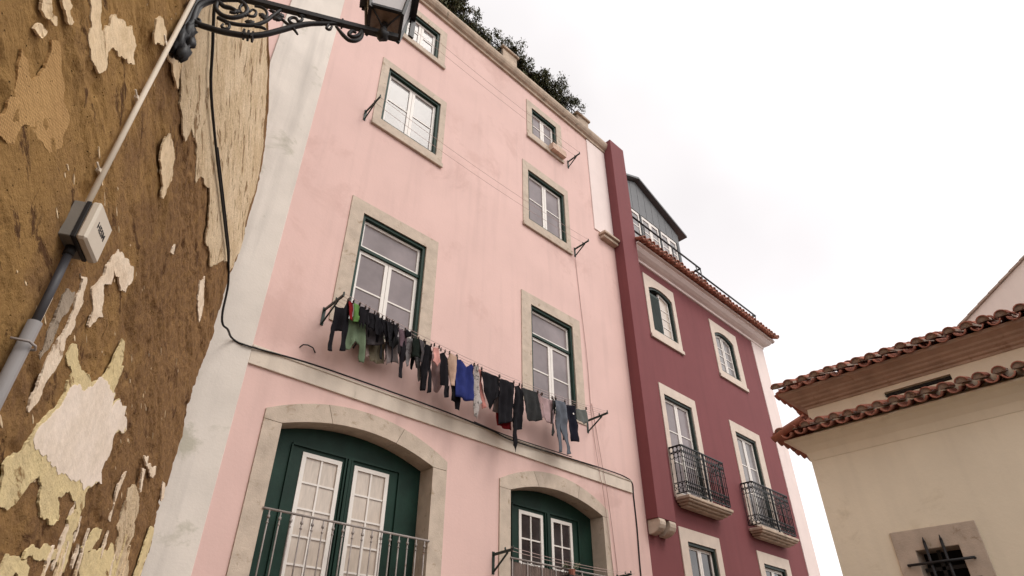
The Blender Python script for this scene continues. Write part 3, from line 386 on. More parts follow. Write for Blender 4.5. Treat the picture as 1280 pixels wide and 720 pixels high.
# openings: column A and column B
W = {}
W['ta'] = window(pb, 'pink', 3.77, 4.65, 13.14, 14.03, 3.58, 4.83, 12.95, 14.22, pane='glass_blind')
W['tb'] = window(pb, 'pink', 7.55, 8.45, 13.10, 14.03, 7.37, 8.64, 12.86, 14.22, pane='glass')
W['ma'] = window(pb, 'pink', 3.58, 4.84, 10.37, 11.83, 3.42, 4.98, 10.13, 12.0, pane='glass_blind')
W['mb'] = window(pb, 'pink', 7.37, 8.60, 10.31, 11.78, 7.20, 8.74, 10.06, 12.0, pane='glass')
W['fa'] = window(pb, 'pink', 3.58, 4.83, 6.12, 8.15, 3.34, 5.07, 6.08, 8.38, transom=7.56, rows=2)
W['fb'] = window(pb, 'pink', 7.38, 8.60, 6.12, 8.15, 7.12, 8.84, 6.08, 8.38, transom=7.56, rows=2)
def arched_door(x0, x1, ox0, ox1, gl, pane, rowz):
    z0, zs, zc = 2.32, 4.47, 4.69
    HOLES.setdefault('pink', []).append((x0-.03, x1+.03, z0-.03, zs, zc))
    s = MB(); inn = contour(x0, x1, z0, zs, zc); out = contour(ox0, ox1, z0, 4.60, 4.94)
    n_ = len(inn)
    for i0, i1 in ((0,1),(1,5),(5,11),(11,n_-2),(n_-2,n_-1)):
        ii, oo = [list(p) for p in inn[i0:i1+1]], [list(p) for p in out[i0:i1+1]]
        if i0 == 0: oo[-1] = [ox0, zs]
        if i1 == n_-1: oo[0] = [ox1, zs]
        if i0 == 1: ii.insert(0, [x0, zs]); oo.insert(0, [ox0, zs]); ii[1] = [x0, zs+.006]
        if i1 == n_-2: ii.append([x1, zs]); oo.append([ox1, zs]); ii[-2] = [x1, zs+.006]
        for L_ in (ii, oo):
            for e, e2 in ((0,1),(-1,-2)):
                if (e == 0 and i0 > 0) or (e == -1 and i1 < n_-1):
                    dx, dz = L_[e2][0]-L_[e][0], L_[e2][1]-L_[e][1]; l_ = math.hypot(dx, dz); g_ = .0035
                    L_[e][0] += dx/l_*g_; L_[e][1] += dz/l_*g_
        s.ring(ii, oo, YF-.022, YF+.33, closed=False)
        k = len(s.v) - 4*len(ii); m_ = len(ii)
        s.f += [[k, k+m_, k+2*m_, k+3*m_], [k+m_-1, k+4*m_-1, k+3*m_-1, k+2*m_-1]]; s.sm += [False]*2; s.mi += [0]*2
    d_ = s.build('doorway', M['stone'], pb)
    # thin joints between jamb blocks and arch stones, cut as shallow slots
    yb = YF + .27
    p = MB()
    # green panelling: built of pieces around the two glazed leaves so nothing overlaps
    (g0, g1), (h0, h1) = gl; zt = 4.31
    p.box(x0-.004, g0, yb, yb+.05, z0, zt); p.box(g1, h0, yb, yb+.05, z0, zt); p.box(h1, x1+.004, yb, yb+.05, z0, zt)
    p.prism([(x0-.004, zt), (x1+.004, zt)] + [(x, z+.01) for x, z in reversed(arc(x0-.004, x1+.004, zs, zc))], (0, yb, 0), (1,0,0), (0,0,1), (0,.05,0))
    # raised mouldings
    p.bar((g0-.16, yb-.012, zt+.07), (h1+.16, yb-.012, zt+.07), .03, .03)
    for x in (g0-.16, h1+.16, (g1+h0)/2-.045, (g1+h0)/2+.045): p.bar((x, yb-.012, z0), (x, yb-.012, zt+.055), .022, .03)
    p.bar(((g1+h0)/2, yb-.02, z0), ((g1+h0)/2, yb-.02, zt+.055), .04, .04)
    p.build('door_panelling', M['green'], d_)
    sh = MB(); gm = MB()
    for a, b in gl:
        zb = z0+.1
        sh.ring([(a+.055,zb+.05),(a+.055,zt-.055),(b-.055,zt-.055),(b-.055,zb+.05)], [(a,zb),(a,zt),(b,zt),(b,zb)], yb-.012, yb+.03)
        gm.box(a+.05, b-.05, yb+.012, yb+.02, zb+.04, zt-.05)
        xm = (a+b)/2; sh.box(xm-.012, xm+.012, yb-.004, yb+.011, zb+.05, zt-.055)
        z = zt-.055-rowz
        while z > zb+.1:
            sh.box(a+.055, b-.055, yb-.002, yb+.0105, z-.011, z+.011); z -= rowz
        p2 = MB(); p2.box(a+.002, b-.002, yb+.032, yb+.05, z0, zb)
    sh.build('sash', M['white'], d_); gm.build('pane', M[pane], d_)
    return d_
arched_door(3.0, 5.3, 2.77, 5.55, ((3.47,4.03),(4.22,4.77)), 'glass_curtain', .31)
arched_door(6.83, 9.11, 6.60, 9.27, ((7.29,7.85),(8.05,8.58)), 'glass_dark', .37)
wall_sheet('wall', 'pink', -4.0, 10.47, 0, 14.6, YF, YF+.5, M['pink'], pb)
b = MB()
for args in ((-4,-3.5,YF+.5,16,0,14.6),(9.97,10.47,YF+.5,16,0,14.6),(-3.5,9.97,15.5,16,0,14.6)): b.box(*args)
b.build('side_wall', M['pink'], pb)
b = MB(); b.box(-3.9,10.4,YF+.45,15.9,14.55,14.82); b.build('roof', M['cornice'], pb)
# cornice: moulded profile along the eaves
prof = [(0,14.56),(-.05,14.57),(-.06,14.63),(-.11,14.66),(-.15,14.72),(-.17,14.78),(-.17,14.84),(-.02,14.87),(.45,14.87),(.45,14.6),(.01,14.6)]
b = MB(); b.prism([(y,z) for y,z in prof], (-4.0, YF, 0), (0,1,0), (0,0,1), (14.47,0,0)); b.build('cornice', M['cornice'], pb)
# cream string course, whitewashed strip and patch
b = MB(); b.box(2.42, 10.08, YF-.03, YF+.01, 5.07, 5.31); b.box(2.42, 10.09, YF-.045, YF-.029, 5.285, 5.318); b.build('string_course', M['band'], pb, .005)
b = MB(); b.box(1.55, 2.42, YF-.035, YF+.01, 0, 14.56); b.build('corner_strip', M['strip'], pb, .006)
b = MB(); b.box(9.70, 10.465, YF-.025, YF+.01, 11.40, 14.555)
tag(b.build('patch_panel', M['quoin'], pb, .005))
b = MB(); b.box(9.86, 10.465, YF-.20, YF+.01, 11.29, 11.36); b.box(9.90, 10.465, YF-.14, YF+.01, 11.20, 11.288); b.build('ledge', M['cornice'], pb, .01)
# roof parapet piers with caps
for x0, x1, zt in ((6.62,7.12,15.62),(9.50,9.98,15.50)):
    b = MB(); b.box(x0, x1, YF+.06, YF+.5, 14.86, zt); p_ = b.build('parapet_pier', M['cornice'], pb, .01)
    c_ = MB(); c_.box(x0-.05, x1+.05, YF+.01, YF+.55, zt+.001, zt+.08); c_.build('cap', M['cornice'], p_, .01)
# planter trough and rail on the roof edge
b = MB(); b.box(2.6, 6.60, YF+.16, YF+.5, 14.871, 15.12); b.box(7.14, 9.48, YF+.16, YF+.5, 14.871, 15.12); b.build('planter_trough', M['cornice'], pb, .01)
b = MB()
for xa, xb in ((2.2,6.61),(7.13,9.49)):
    b.tube([(xa,YF+.12,15.62),(xb,YF+.12,15.62)], .018, 6); b.tube([(xa,YF+.12,15.3),(xb,YF+.12,15.3)], .012, 6)
    k = xa
    while k < xb: b.tube([(k,YF+.12,14.87),(k,YF+.12,15.62)], .014, 6); k += 1.1
b.build('roof_railing', M['iron'], pb)
# railing of doorway A
b = MB(); yr = YF-.03
b.tube([(2.985,yr,3.48),(5.315,yr,3.48)], .014, 6); b.tube([(2.985,yr,2.48),(5.315,yr,2.48)], .012, 6)
for i in range(17):
    x = 3.07 + 2.17*i/16
    b.tube([(x,yr,2.48),(x,yr,3.48)], .0085, 6)
    b.tube([(x,yr,3.385),(x,yr,3.40),(x,yr,3.415)], .017, 6); b.tube([(x,yr,3.33),(x,yr,3.345)], .014, 6)
b.build('door_railing', M['iron_grey'], pb)
b = MB(); b.tube([(6.82,yr,3.48),(9.12,yr,3.48)], .014, 6); b.tube([(6.82,yr,2.48),(9.12,yr,2.48)], .012, 6)
for i in range(8): x = 6.86+2.2*i/7; b.tube([(x,yr,2.48),(x,yr,3.48)], .0085, 6)
b.build('door_railing', M['iron_grey'], pb)
b = MB(); x = 6.84
while x < 9.10:
    h = 3.44 + random.uniform(-.012, .014); t = random.uniform(.007, .011)
    b.tube([(x, yr+.022+random.uniform(-.004,.004), 2.45), (x+random.uniform(-.006,.006), yr+.022, h)], t/1.6, 5); x += t*1.25
tag(b.build('reed_screen', M['reed']), 'grey brown reed screen tied along the railing of the right arched doorway', 'reed screen')
# small basket in front of the top right window
b = MB(); b.box(8.12,8.60,YF-.17,YF-.025,12.93,13.02); b.box(8.12,8.60,YF-.17,YF-.16,13.02,13.13); b.box(8.12,8.13,YF-.16,YF-.025,13.02,13.13); b.box(8.59,8.60,YF-.16,YF-.025,13.02,13.13)
tag(b.build('window_box', M['basket'], None, .004), 'small tan window box on the sill of the small top right window', 'window box')
# little rust hook on the wall under the jumper
b = MB(); b.tube([(3.02,YF,5.52),(3.04,YF-.04,5.55),(3.10,YF-.05,5.565),(3.18,YF-.04,5.56),(3.24,YF-.01,5.52)], .009, 6)
tag(b.build('wall_hook', M['iron']), 'little bent rusty hook in the pink wall below the black jumper', 'hook')

# rooftop shrubs
def shrub(x0, x1, h, label, seed):
    rnd = random.Random(seed); y0 = YF+.33
    t = thing('shrub', ((x0+x1)/2, y0, 15.1), label, 'shrub', 'shrubs along the pink roof edge')
    st = MB(); lv = MB(); clumps = []
    for i in range(13):
        bx = rnd.uniform(x0, x1); top = Vector((rnd.uniform(x0-.15, x1+.15), y0+rnd.uniform(-.28,.35), 15.1 + h*rnd.uniform(.55, .88)))
        b0 = Vector((bx, y0+rnd.uniform(-.08,.08), 15.05)); mid = (b0+top)/2 + Vector((rnd.uniform(-.1,.1), rnd.uniform(-.1,.1), 0))
        st.tube([b0, mid, top], lambda u: .014*(1-.7*u), 5)
        for k in range(6):
            u = .08+.92*k/5; p = b0.lerp(top, u) + Vector((rnd.gauss(0,.09), rnd.gauss(0,.11), rnd.gauss(0,.06)))
            clumps.append((p, rnd.uniform(.10, .19)))
    for p, r in clumps:
        for j in range(84):
            d_ = Vector((rnd.gauss(0,1), rnd.gauss(0,1), rnd.gauss(0,1))).normalized() * r * rnd.random()**.45
            c = p + d_; a = Vector((rnd.gauss(0,1), rnd.gauss(0,1), rnd.gauss(0,1)+.4)).normalized(); s_ = a.orthogonal().normalized()
            L_ = rnd.uniform(.05,.095); w2 = L_*.36
            lv.add([c, c+a*L_*.5+s_*w2, c+a*L_, c+a*L_*.5-s_*w2], [(0,1,2,3)])
    st.build('branches', M['twig'], t); lv.build('foliage', M['leaf'], t)
shrub(2.3, 3.3, 1.1, 'shrub at the left of the roof hedge, partly cut by the top of the picture', 1)
shrub(3.3, 4.3, 1.15, 'shrub above the street lantern in the left run of roof hedge', 2)
shrub(4.25, 5.1, 1.15, 'dark shrub on the roof, third from the left of the hedge', 3)
shrub(5.05, 5.9, 1.35, 'leafy shrub on the roof second to the left of the first pier', 4)
shrub(5.85, 6.6, 1.5, 'tall shrub on the roof directly left of the first stone pier', 5)
shrub(7.1, 7.75, 1.45, 'roof shrub directly right of the first stone pier', 6)
shrub(7.7, 8.25, 1.2, 'lower roof shrub between the two taller ones of the right run', 7)
shrub(8.2, 8.85, 1.35, 'bushy roof shrub above the small top right window', 8)
shrub(8.75, 9.5, 1.5, 'tall roof shrub directly left of the last stone pier', 9)
# plants in windows
def pot_plant(x, y, z, s, label, seed, m='leaf_bright'):
    rnd = random.Random(seed); t = thing('potted_plant', (x, y, z), label, 'plant')
    p = MB(); n_ = 12
    ringv = lambda r, zz: [(x+r*math.cos(2*math.pi*k/n_), y+r*math.sin(2*math.pi*k/n_), zz) for k in range(n_)]
    p.add(ringv(.05*s,z)+ringv(.075*s,z+.12*s)+ringv(.065*s,z+.118*s), [tuple((i*n_+k, i*n_+(k+1)%n_, (i+1)*n_+(k+1)%n_, (i+1)*n_+k)) for i in (0,1) for k in range(n_)]+[tuple(range(n_)), tuple(2*n_+k for k in range(n_))])
    p.build('pot', M['tile'], t)
    l = MB()
    for j in range(220):
        a = Vector((rnd.gauss(0,1), rnd.gauss(0,1)*.6, abs(rnd.gauss(0,1))+.3)).normalized(); c = Vector((x,y,z+.12*s)) + a*rnd.uniform(.03,.19)*s
        q = a.orthogonal().normalized(); L_ = rnd.uniform(.03,.06)*s
        l.add([c, c+a*L_*.5+q*L_*.3, c+a*L_, c+a*L_*.5-q*L_*.3], [(0,1,2,3)])
    l.build('foliage', M[m], t)
shelf_z = 5.99
pot_plant(3.86, YF-.10, 5.93, 1.1, 'yellow-green potted plant before the left french window behind the washing', 21)
pot_plant(8.05, YF-.14, 3.36, .8, 'small potted plant behind the reed screen of the right arched doorway', 22, 'leaf')
b = MB(); b.box(3.72, 4.02, YF-.24, YF-.019, 5.90, 5.93); b.bar((3.76,YF-.03,5.78),(3.76,YF-.22,5.899),.02); b.bar((3.98,YF-.03,5.78),(3.98,YF-.22,5.899),.02)
b.build('plant_shelf', M['iron'], pb)
b = MB(); b.box(7.9, 8.2, YF-.22, YF-.05, 3.33, 3.36); b.build('plant_shelf', M['iron'], pb)

# ---------------------------------------------------------------- clothes line brackets
def bracket(x, z, L_, label, h=.24, m='dark_green'):
    t = thing('clothesline_bracket', (x, YF, z), label, 'bracket', 'iron clothesline brackets on the pink wall')
    p = MB(); p.box(x-.022, x+.022, YF-.012, YF-.0005, z-h, z+.04); p.build('wall_plate', M[m], t)
    a = MB(); a.bar((x, YF-.013, z), (x, YF-L_, z+.015), .022, .035); a.build('arm', M[m], t)
    c = MB(); c.bar((x, YF-.013, z-h+.03), (x, YF-L_*.72, z-.01), .018, .022); c.build('brace', M[m], t)
    for yy in (L_, L_*.62):
        q = MB(); q.tube([(x, YF-yy+.01, z+.01), (x, YF-yy+.01, z+.065)], .012, 6); q.build('peg', M[m], t)
bracket(8.88, 6.19, .50, 'iron bracket holding the right end of the washing line')
bracket(3.25, 6.19, .50, 'iron bracket holding the left end of the washing line')
bracket(8.85, 13.08, .40, 'highest iron bracket on the pink wall, right of the small top window', .22)
bracket(8.87, 10.31, .42, 'iron bracket at the lower right corner of the middle right window', .22)
bracket(3.28, 10.31, .45, 'iron bracket at the lower left corner of the middle left window', .22)
bracket(6.50, 3.48, .42, 'iron bracket left of the right arched doorway beside the reed screen', .26)
bracket(9.40, 3.52, .30, 'small iron bracket right of the right arched doorway at the foot of the picture', .14)
bracket(3.26, 13.08, .40, 'iron bracket on the pink wall hidden high beside the top left window', .22)
def sag(a, b, s, n=24):
    a, b = Vector(a), Vector(b); return [a.lerp(b, i/n) - Vector((0,0,s*4*(i/n)*(1-i/n))) for i in range(n+1)]
def line_pair(xa, xb, z, L_, s, label):
    m_ = MB()
    for yy in (L_-.01, L_*.62-.01): m_.tube(sag((xa, YF-yy, z+.05), (xb, YF-yy, z+.05), s), .0035, 5)
    tag(m_.build('washing_line', M['cord']), label, 'washing line')
line_pair(3.26, 8.85, 13.08, .40, .10, 'empty pair of washing lines across the top storey of the pink wall')
line_pair(3.28, 8.87, 10.31, .42, .12, 'empty pair of washing lines below the middle storey windows')
line_pair(6.5, 9.40, 3.48, .38, .04, 'washing line pair in front of the reed screen')
CORDS = (6.505, 6.575, 6.64, 6.72, 6.80)
m_ = MB()
def cordz(x, lo=3.25, hi=8.88):
    u = (x-lo)/(hi-lo); return 6.235 - .17*4*u*(1-u)
for yy in CORDS: m_.tube([(3.25+(8.88-3.25)*i/40, yy, cordz(3.25+(8.88-3.25)*i/40)) for i in range(41)], .0035, 5)
tag(m_.build('washing_line', M['cord']), 'sagging cords that carry all the washing above the cream band', 'washing line')

# garments: traced outlines cut into a fine grid, folded and given thickness
def garment(kind, label, cat, col, y, poly, seed):
    rnd = random.Random(seed)
    zt = max(z for x, z in poly); zb = min(z for x, z in poly); xa = min(x for x, z in poly); xb = max(x for x, z in poly)
    xc = sum(x for x, z in poly)/len(poly); cz = cordz(xc) - .01
    lift = cz - zt
    thr = zt - .22*(zt-zb)
    poly = [(x, z+lift*((z-thr)/(zt-thr))**.5 if z > thr and zt > thr else z) for x, z in poly]
    bm = bmesh.new(); vs = [bm.verts.new((x, 0, z)) for x, z in poly]
    f = bm.faces.new(vs); bmesh.ops.triangulate(bm, faces=[f])
    st = .035
    k = math.floor(xa/st)
    while k*st < xb:
        bmesh.ops.bisect_plane(bm, geom=bm.verts[:]+bm.edges[:]+bm.faces[:], plane_co=(k*st,0,0), plane_no=(1,0,0), dist=1e-4); k += 1
    k = math.floor(zb/(st*1.6)); z1 = max(z for x, z in poly)
    while k*st*1.6 < z1:
        bmesh.ops.bisect_plane(bm, geom=bm.verts[:]+bm.edges[:]+bm.faces[:], plane_co=(0,0,k*st*1.6), plane_no=(0,0,1), dist=1e-4); k += 1
    ph = rnd.uniform(0, 6); fr = rnd.uniform(28, 48); am = rnd.uniform(.012, .022)
    for v in bm.verts:
        d_ = (z1 - v.co.z); x, z = v.co.x, v.co.z
        v.co.y = am*min(1, d_*5)*math.sin(fr*x + ph + 1.5*math.sin(3*z)) + .012*math.sin(9*z+ph) + noise.noise(Vector((x*9, seed, z*7)))*.022
        v.co.x += noise.noise(Vector((x*14, seed+5, z*14)))*.010
    r = bmesh.ops.extrude_face_region(bm, geom=bm.faces[:])
    for v in [e for e in r['geom'] if isinstance(e, bmesh.types.BMVert)]: v.co.y += .009 + .004*math.sin(20*v.co.z)
    bmesh.ops.recalc_face_normals(bm, faces=bm.faces)
    for v in bm.verts: v.co.y += y
    me = bpy.data.meshes.new(kind); bm.to_mesh(me); bm.free()
    for p in me.polygons: p.use_smooth = True
    me.materials.append(GM[col]); o = bpy.data.objects.new(kind, me); C.objects.link(o); tag(o, label, cat, 'washing pegged on the line')
    # pegs grip cloth and cord
    top = [x for x, z in poly if z > z1-.05]
    for x in sorted({round(min(top), 2), round(max(top), 2)}):
        p = MB(); p.box(x-.004, x+.004, y-.012, y+.018, cordz(x)-.025, cordz(x)+.03)
        q = p.build('clothes_peg', M['peg'], o)
    return o
for i, g_ in enumerate(GARMENTS):
    o = garment(*g_, 100+i)
    if g_[1].startswith('navy tee'):
        p = MB(); cx, cz = 7.97, 5.94
        p.prism([(cx+.022*math.cos(a)*(1 if k % 2 else .55), cz+.022*math.sin(a)*(1 if k % 2 else .55)) for k, a in enumerate([math.pi*j/5 for j in range(10)])], (0, g_[4]-.03, 0), (1,0,0), (0,0,1), (0,.006,0))
        p.build('chest_mark', M['white'], o)
    if 'charcoal shorts' in g_[1] or 'blue tee' in g_[1]:
        pass
# wires and cable on the pink facade
def cable(name, pts, r, label, cat, m='rubber', n=6):
    # smooth by Catmull-Rom
    P = [Vector(p) for p in pts]; out = []
    for i in range(len(P)-1):
        a, b, c, d_ = P[max(i-1,0)], P[i], P[i+1], P[min(i+2,len(P)-1)]
        for k in range(6):
            t = k/6; out.append(.5*((2*b)+(-a+c)*t+(2*a-5*b+4*c-d_)*t*t+(-a+3*b-3*c+d_)*t**3))
    out.append(P[-1]); q = MB(); q.tube(out, r, n); o = q.build(name, M[m]); tag(o, label, cat); return o
cable('thin_wire', [(8.86,YF-.015,10.05),(8.92,YF-.012,9.0),(9.0,YF-.02,7.6),(9.02,YF-.012,6.2),(9.08,YF-.05,5.2),(9.14,YF-.05,4.9),(9.27,YF-.035,3.4),(9.3,YF-.03,2.6)], .006, 'thin wire dropping from the middle right bracket past the right arched doorway', 'wire', 'wire')
cable('thin_wire', [(9.05,YF-.012,6.6),(9.12,YF-.015,6.1),(9.2,YF-.052,5.2),(9.24,YF-.052,5.0),(9.36,YF-.02,4.2),(9.42,YF-.015,3.3),(9.46,YF-.015,2.6)], .006, 'short thin wire right of the longer one, crossing the end of the cream band', 'wire', 'wire')

# ================================================================ MAROON BUILDING
rb = thing('apartment_building', (14, YF, 0), 'maroon apartment building with white corner, iron balconies and a grey dormer', 'building')
kw = dict(stone='stone_pale', frame='dark_green', proud=.02)
window(rb, 'red', 11.78, 12.85, 9.40, 10.66, 11.60, 13.0, 9.13, 11.05, zc=10.80, cols=1, rows=4, shutter=True, pane='glass_curtain', **kw)
window(rb, 'red', 15.0, 16.06, 9.42, 10.62, 14.82, 16.34, 9.18, 11.02, zc=10.77, cols=1, rows=4, pane='glass_blind', **kw)
window(rb, 'red', 11.76, 12.93, 5.36, 7.68, 11.6, 13.14, 5.31, 7.92, rows=3, pane='glass', **kw)
window(rb, 'red', 15.0, 16.10, 5.36, 7.67, 14.78, 16.40, 5.31, 7.92, rows=3, pane='glass_blind', **kw)
window(rb, 'red', 11.83, 12.92, 2.0, 4.47, 11.56, 13.13, 1.8, 4.72, rows=4, pane='glass_dark', **kw)
window(rb, 'red', 15.04, 16.16, 2.0, 4.47, 14.80, 16.42, 1.8, 4.72, rows=4, pane='glass_dark', **kw)
wall_sheet('wall', 'red', 10.471, 17.45, 0, 11.6, YF, YF+.5, M['red'], rb)
b = MB(); b.box(17.451, 18.2, YF-.02, YF+.5, 0, 11.36); b.box(17.7, 18.2, YF+.5, 14, 0, 11.36); b.build('corner_strip', M['quoin'], rb, .006)
b = MB(); b.box(10.48,17.7,13.5,14,0,11.3); b.build('side_wall', M['quoin'], rb)
# pillar with corbels
b = MB(); b.box(10.472, 11.085, YF-.27, YF+.35, 4.655, 14.95); b.build('pillar', M['red'], rb, .006)
def corbel(x0, x1):
    pr = [(0,0),(-.27,0),(-.285,-.05),(-.28,-.11),(-.25,-.17),(-.19,-.22),(-.12,-.25),(-.05,-.26),(0,-.26)]
    q = MB(); q.prism(pr, (x0, YF-.001, 4.652), (0,1,0), (0,0,1), (x1-x0,0,0)); q.build('corbel', M['stone'], rb, .008)
corbel(10.50, 10.70); corbel(10.84, 11.05)
# cornice: front and return round the right corner
prof = [(0,11.30),(-.04,11.31),(-.05,11.37),(-.12,11.40),(-.20,11.45),(-.26,11.52),(-.27,11.56),(-.33,11.57),(-.34,11.61),(0,11.62)]
def mitre(prof, x0, x1, yf, ylen):
    """profile swept along the front then round the right-hand corner"""
    q = MB(); n_ = len(prof); vs = []
    for o_, z in prof: vs.append((x0, yf+o_, z))
    for o_, z in prof: vs.append((x1-o_, yf+o_, z))
    for o_, z in prof: vs.append((x1-o_, yf+ylen, z))
    fs = [(j*n_+i, j*n_+(i+1) % n_, (j+1)*n_+(i+1) % n_, (j+1)*n_+i) for j in (0,1) for i in range(n_)]
    fs += [tuple(range(n_)), tuple(2*n_+i for i in range(n_))]
    q.add(vs, fs); return q
mitre(prof, 11.09, 18.2, YF, 7).build('cornice', M['quoin'], rb, .004)
def tile_roof(parent, o, along, up, n_, pitch, courses=4, step=.36, m='tile', th=.016, mortar=True, clip=None, jit=.012, seed=3):
    """rows of barrel tiles: o = left end of the eaves line, along = unit vector, up = vector up the slope"""
    o, along, up = Vector(o), Vector(along).normalized(), Vector(up).normalized(); nrm = along.cross(up).normalized()
    if nrm.z < 0: nrm = -nrm
    rnd = random.Random(seed); q = MB(); mo = MB(); r = pitch*.34; seg = 7
    for i in range(n_):
        for c in range(courses):
            if clip and (c+.75)*step*.92 > clip(i*pitch)+.12: break
            for cover in (0, 1):
                base = o + along*((i+(.5 if cover else 0))*pitch + rnd.uniform(-jit, jit)) + up*(c*step + (rnd.uniform(-.035,.02) if cover else rnd.uniform(-.02,.02)) - (0 if cover else .045)) + nrm*(c*.006 + (.035 if cover else 0) + rnd.uniform(-.006,.006))
                tl = along*rnd.uniform(-.02,.02)
                ring = lambda rr, off, w_: [base + tl*w_ + up*off + along*(-math.cos(math.pi*k/seg)*rr) + nrm*((1 if cover else -1)*math.sin(math.pi*k/seg)*rr*.92) for k in range(seg+1)]
                R0, R1 = r*1.12, r*.98
                a = ring(R0,0,0); b_ = ring(R1,step*1.18,1); c_ = ring(R0-th,0,0); d_ = ring(R1-th,step*1.18,1); m1 = seg+1
                q.add(a+b_+c_+d_, [(k,k+1,m1+k+1,m1+k) for k in range(seg)] + [(2*m1+k+1,2*m1+k,3*m1+k,3*m1+k+1) for k in range(seg)] + [(k+1,k,2*m1+k,2*m1+k+1) for k in range(seg)] + [(0,m1,3*m1,2*m1),(seg,2*m1+seg,3*m1+seg,m1+seg)], True)
                if cover and c == 0:
                    # bedding that closes the hollow under each row of cover tiles
                    e0 = base + up*.03 - nrm*.012; ln2 = up*(step*courses*.8 if not clip else max(.25, min(step*courses*.8, clip(i*pitch)))) ; wv2 = along*pitch*.36
                    q.cur = 1; q.add([e0-wv2, e0+wv2, e0+wv2+ln2, e0-wv2+ln2, e0-wv2+nrm*.03, e0+wv2+nrm*.03, e0+wv2+ln2+nrm*.03, e0-wv2+ln2+nrm*.03], [(0,1,2,3),(7,6,5,4),(0,4,5,1),(1,5,6,2),(3,7,4,0)]); q.cur = 0
                if cover and c == 0 and mortar:
                    e = [base + up*.025 + along*(-math.cos(math.pi*k/seg)*(R0-th)) + nrm*(math.sin(math.pi*k/seg)*(R0-th)*.92) for k in range(seg+1)]
                    e2 = [p + up*.1 for p in e]
                    q.cur = 1; q.add(e+e2, [tuple(range(seg+1)), tuple(range(2*seg+1, seg, -1))] + [(k, k+seg+1, k+seg+2, k+1) for k in range(seg)]); q.cur = 0
    t = q.build('roof_tiles', [M[m], M['tile_pale']], parent)
    return t
tile_roof(rb, (11.10, YF-.47, 11.655), (1,0,0), (0,1,.42), 40, .187, courses=5, mortar=False, seed=5, clip=lambda s: 40*.187-s)
tile_roof(rb, (18.60, YF-.42, 11.655), (0,1,0), (-1,0,.42), 14, .187, courses=5, mortar=False, seed=6, clip=lambda s: s)
b = MB(); b.prism([(11.1,11.64),(18.5,11.64),(16.0,13.4),(11.1,13.4)], (0,YF-.3,0), (1,0,0), (0,.01,1), (0,.03,0))
b = MB(); b.add([(11.1,YF-.33,11.625),(18.5,YF-.33,11.625),(14.8,10.2,13.05),(11.1,10.2,13.05),(18.5,13.8,11.625),(14.8,10.3,13.05)], [(0,1,2,3),(1,4,5,2)])
b.build('roof', M['tile'], rb)
# dormer
dm = MB(); xd0, xd1, yd = 11.12, 15.52, 7.8; xp, zp = 13.3, 15.98
dm.box(xd0, xd0+.16, yd+.001, 10.5, 12.1, 14.86); dm.box(xd1-.12, xd1, yd+.001, 10.5, 12.1, 14.86)
dm.prism([(xd0,14.56),(xd1,14.56),(xd1,14.95),(xp,zp-.06),(xd0,14.95)], (0,yd,0), (1,0,0), (0,0,1), (0,.08,0))
dm.box(xd0, xd1, yd+.001, yd+.08, 12.1, 12.98)
for k in range(1, 12):
    x = xd0 + (xd1-xd0)*k/12
    zt = zp-.1 - abs(x-xp)*(zp-14.95)/(2.2)
    if zt > 14.75: dm.box(x-.006, x+.006, yd-.006, yd+.002, 14.60, zt-.02)
dd = dm.build('dormer', M['zinc'], rb)
rf = MB()
for s0, s1 in (((xd0-.3,14.86),(xp,zp)), ((xp,zp),(xd1+.36,14.98))):
    dx, dz = s1[0]-s0[0], s1[1]-s0[1]
    rf.prism([(s0[0],s0[1]),(s1[0],s1[1]),(s1[0],s1[1]+.09),(s0[0],s0[1]+.09)], (0,yd-.16,0), (1,0,0), (0,0,1), (0,3.2,0))
rf.build('dormer_roof', M['zinc'], dd, .01)
fr = MB(); sa = MB(); pn = MB(); xs_ = [11.3, 12.25, 13.30, 14.35, 15.38]
for i in range(4):
    a, b_ = xs_[i], xs_[i+1]
    fr = MB(); fr.box(a-.05, a+.05, yd-.01, yd+.07, 12.99, 14.55); fr.build('window_post', M['iron'], dd)
    for p, q in ((a+.055, (a+b_)/2-.003), ((a+b_)/2+.003, b_-.055)):
        sa.ring([(p+.07,13.08),(p+.07,14.44),(q-.07,14.44),(q-.07,13.08)], [(p,13.0),(p,14.54),(q,14.54),(q,13.0)], yd+.01, yd+.05)
        sa.box(p+.07, q-.07, yd+.02, yd+.04, 13.95, 13.99)
        pn.box(p+.065, q-.065, yd+.03, yd+.036, 13.07, 14.45)
fr = MB(); fr.box(15.33, 15.43, yd-.01, yd+.07, 12.99, 14.55); fr.build('window_post', M['iron'], dd); sa.build('sash', M['white'], dd); pn.build('pane', M['glass_blind'], dd)
# roof terrace railing
r_ = MB(); yr2 = 6.92
def rail(pts, r=.024): r_.tube(pts, r*1.25, 6)
rail([(11.1,yr2,12.76),(14.82,yr2,12.76)]); rail([(11.1,yr2,12.26),(14.82,yr2,12.26)])
rail([(14.82,yr2,12.76),(14.82,yr2+.9,12.76)]); rail([(14.82,yr2,12.26),(14.82,yr2+.9,12.26)])
for x in (11.9, 13.3, 14.82): rail([(x,yr2,11.75),(x,yr2,12.76)], .015)
rail([(14.82,yr2,11.8),(14.55,yr2,12.74)], .012)
rail([(14.5,yr2+.02,12.55),(18.2,yr2+.02,12.55)]); rail([(18.2,yr2+.02,12.55),(17.9,yr2+.5,12.55)])
for x in (15.1, 16.45, 18.0): rail([(x,yr2+.02,11.7),(x,yr2+.02,12.55)], .015)
rail([(18.0,yr2+.02,11.75),(18.2,yr2+.02,12.55)], .012)
r_.build('roof_railing', M['iron'], rb)
